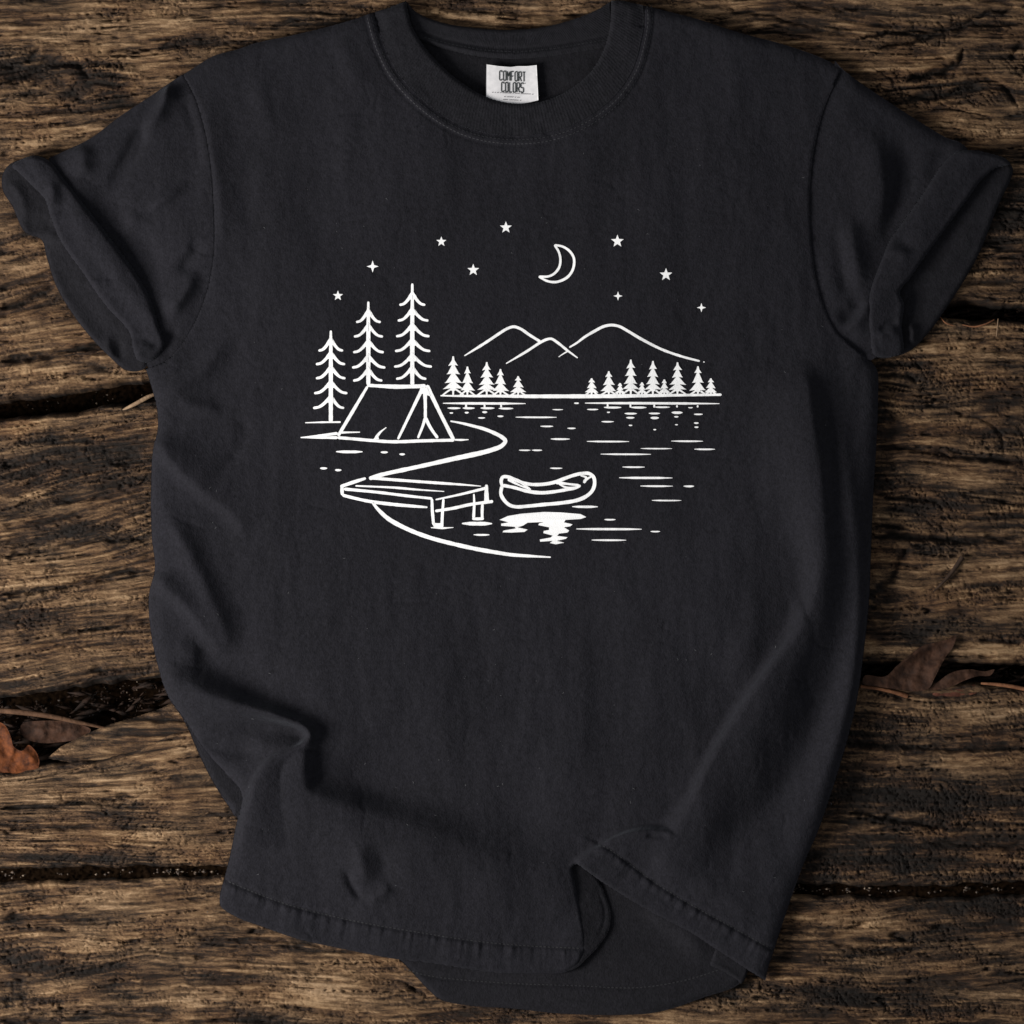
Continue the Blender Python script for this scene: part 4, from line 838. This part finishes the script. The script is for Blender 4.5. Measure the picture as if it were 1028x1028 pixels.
leaf([(932, 692), (942, 684), (951, 677), (962, 673), (975, 672), (988, 674), (998, 672), (994, 678), (980, 679), (966, 684), (956, 689), (944, 692)], 2,
     [([(940, 689), (962, 679), (990, 676)], [4], 4, 5), ([(940, 680), (965, 672)], [2], 4, 4)], M_leaf, 'narrow brown leaf beside the large curled leaf in the right gap')
leaf([(925, 695), (945, 693), (965, 690), (980, 688), (982, 694), (970, 699), (945, 699), (928, 699)], -3, [([(928, 697), (980, 692)], [3], 3, 4)], M_leaf2 and leaf_mat('dull_red_leaf', (.04, .013, .008), (.13, .046, .026)), 'flat reddish leaf strip lying lowest in the right gap')
leaf([(-8, 724), (4, 728), (10, 738), (14, 750), (22, 754), (28, 748), (35, 754), (39, 764), (36, 774), (22, 778), (8, 776), (-8, 774)], -6, [([(0, 728), (12, 745), (10, 768)], [6], 5, 5), ([(16, 752), (28, 758), (38, 768)], [5], 4, 4), ([(2, 750), (18, 768)], [-4], 4, 4)], M_leaf2, 'shiny orange brown leaf scrap at the left edge of the boards')
leaf([(20, 728), (44, 724), (70, 726), (90, 733), (84, 740), (58, 746), (36, 746), (22, 740)], -16, [([(20, 736), (50, 732), (88, 734)], [5], 5, 7), ([(40, 728), (46, 744)], [2], 3, 4)], M_leaf, 'dark brown leaf deep in the left gap under the long stem')
tag(tube('leaf_stem', [(864, 689, 1), (885, 692, 2), (900, 695.5, 1), (911, 699, -1)], [1.6, 1.7, 2.0, 2.6], M_stem), 'short orange stem poking out from under the shirt at right', 'stem', 'leaf stems in the gaps')
tag(tube('leaf_stem', [(985, 686, -2), (1000, 687, 1), (1015, 689, 2), (1034, 693, 2)], [1.2, 1.8, 2.0, 2.0], M_stem), 'long orange stem running off the right edge', 'stem', 'leaf stems in the gaps')
tag(tube('leaf_stem', [(-8, 713, -4), (20, 715, 0), (50, 719, 0), (78, 725, -2), (104, 731, -8)], [2.6, 2.8, 2.6, 2.2, 1.2], leaf_mat('brown_stem', (.05, .024, .012), (.12, .062, .034))), 'long brown stem in the left gap above the orange scrap', 'stem', 'leaf stems in the gaps')
tag(tube('twig', [(937, 594, 1.5), (948, 583, 3), (958, 571, 3), (966, 559, 2.6)], [.6, 1.6, 2.2, 2.6], M_twig), 'short dark twig lying slanted on the middle plank at right', 'twig')
tag(tube('wood_splinter', [(120, 413, -3), (135, 406, 2), (150, 398, 2), (160, 394, 0)], [.8, 2.0, 2.2, 1.4], M_pale), 'pale splinter across the gap under the left cuff', 'splinter')
# fibres
tag(tube('wood_fibre', [(966, 326, 0), (978, 328, 2), (990, 325, 3), (998, 321, 2)], [.5, .9, .9, .5], M_stem), 'curved reddish fibre under the right cuff gap', 'fibre', 'loose fibres')
tag(tube('wood_fibre', [(943, 317, 0), (949, 324, 2), (957, 327, 1)], [.4, .8, .5], M_stem), 'short hooked fibre nearest the right cuff', 'fibre', 'loose fibres')
tag(tube('wood_fibre', [(1002, 320, 0), (1001, 330, 3), (1000, 338, 3)], [.6, .7, .4], M_pale), 'pale upright fibre right of the curved reddish fibre', 'fibre', 'loose fibres')
# wedge of split board in the left gap
WF = Field(40, 690, 236, 780, 1.3, 0)
wo = [(46, 762), (60, 750), (84, 738), (105, 729), (130, 722), (160, 712), (182, 700), (210, 700), (230, 740), (200, 756), (170, 757), (140, 760), (100, 764), (70, 766)]
zz, tone, warm = wood_grid(WF.X, WF.Y + 300, 6); dw = WF.near(wo + [wo[0]], 14)[0]; dw[~WF.inside(wo)] = 0
WF.Z = -3 + zz * .8 - (12 - E(dw, 8, 12))
wp = WF.sheet('split_board', wo, M_wood, skirt=16)
cc = np.zeros(len(wp.data.vertices) * 3, np.float32); wp.data.vertices.foreach_get('co', cc); cc = cc.reshape(-1, 3)
_, tone, warm = wood_grid(cc[:, 0] / S + HALF, HALF - cc[:, 1] / S + 300, 6)
for nm, a in (('tone', tone - .06), ('warm', warm)): wp.data.attributes.new(nm, 'FLOAT', 'POINT').data.foreach_set('value', a.astype(np.float32))
tag(wp, 'pointed broken sliver of board wedged in the left gap', 'sliver')

# grit in the lower gaps: countless crumbs, one object
rr = random.Random(11); Vs, Ts, n0 = [], [], 0
oct_ = np.array([(1, 0, 0), (-1, 0, 0), (0, 1, 0), (0, -1, 0), (0, 0, 1), (0, 0, -1)], float)
tri_ = np.array([(0, 2, 4), (2, 1, 4), (1, 3, 4), (3, 0, 4), (2, 0, 5), (1, 2, 5), (3, 1, 5), (0, 3, 5)])
for i in range(1100):
    k = rr.choice([2, 2, 2, 0, 1, 1]); x = rr.uniform(-20, 1050)
    if 250 < x < 780: continue
    if fbm(np.array([x / 22.0]), np.array([k + .5]), 7, 2)[0] < -.05 + rr.uniform(-.2, .2): continue
    hw = GAPS[k][1]; y = float(gap_y(k, x)) + rr.gauss(0, hw * .55); r = rr.choice([.7, .9, 1.1, 1.4, 1.9, 2.4]) * (.8 if k != 2 else 1)
    z = {0: -44, 1: -43, 2: -9}[k] + rr.uniform(-3, 4)
    v = oct_ * np.array([r * rr.uniform(.7, 1.4), r * rr.uniform(.6, 1.1), r * .8]) + np.array([rr.uniform(-.3, .3) for _ in range(18)]).reshape(6, 3)
    Vs.append(np.stack([(v[:, 0] + x - HALF) * S, (HALF - v[:, 1] - y) * S, (v[:, 2] + z) * S], 1)); Ts.append(tri_ + n0); n0 += 6
gm, nt, b = mat('grit'); g = node(nt, 'ShaderNodeNewGeometry').outputs['Position']
nt.links.new(ramp_(nt, noise_(nt, g, 500, 1), [(.35, (.02, .012, .008)), (.58, (.05, .030, .018)), (.80, (.20, .15, .10))]), b.inputs['Base Color'])
tag(link('grit', np_mesh('grit', np.concatenate(Vs), np.zeros((0, 4), int), False, np.concatenate(Ts)), gm), 'pale grit and crumbs in the gaps between boards', 'grit', kind='stuff')
Vc, Tc, n1 = [], [], 0
for i in range(900):
    if rr.random() < .7: x = rr.uniform(-30, 250); y = float(gap_y(1, x)) + rr.uniform(-8, 50 * (1 - float(smooth(90, 330, x))) + 10)
    else: x = rr.uniform(850, 1050); y = float(gap_y(rr.choice([0, 1]), x)) + rr.gauss(0, 4)
    L = rr.choice([1, 1.6, 2.4, 4, 9, 14]) * rr.uniform(.8, 1.3); w = rr.uniform(.6, 2.0) + L * .1; a = rr.gauss(-.15, .35)
    v = oct_ * np.array([L, w, rr.uniform(.5, 1.4)]) + np.array([rr.uniform(-.4, .4) for _ in range(18)]).reshape(6, 3)
    v = np.stack([v[:, 0] * math.cos(a) - v[:, 1] * math.sin(a), v[:, 0] * math.sin(a) + v[:, 1] * math.cos(a), v[:, 2]], 1)
    zz_ = rr.uniform(-46, -24)
    Vc.append(np.stack([(v[:, 0] + x - HALF) * S, (HALF - v[:, 1] - y) * S, (v[:, 2] + zz_) * S], 1)); Tc.append(tri_ + n1); n1 += 6
tag(link('bark_chips', np_mesh('bark_chips', np.concatenate(Vc), np.zeros((0, 4), int), False, np.concatenate(Tc)), leaf_mat('bark', (.003, .0016, .001), (.032, .015, .008))), 'dark bark chips lying deep in the gaps', 'bark', kind='stuff')
# soil fill high in the lowest gap so the grit lies on something
SF = Field(-560, 860, 1600, 910, 4); SF.Z = -11 + 1.5 * fbm(SF.X / 12, SF.Y / 8, 77, 3)
so = [(-555, 880), (-555, 900)] + [(x, float(gap_y(2, x)) + 9) for x in range(-540, 1590, 30)] + [(1590, 900), (1590, 870)] + [(x, float(gap_y(2, x)) - 9) for x in range(1580, -550, -30)]
tag(SF.sheet('gap_dirt', so, M_soil, skirt=0), kind='structure')
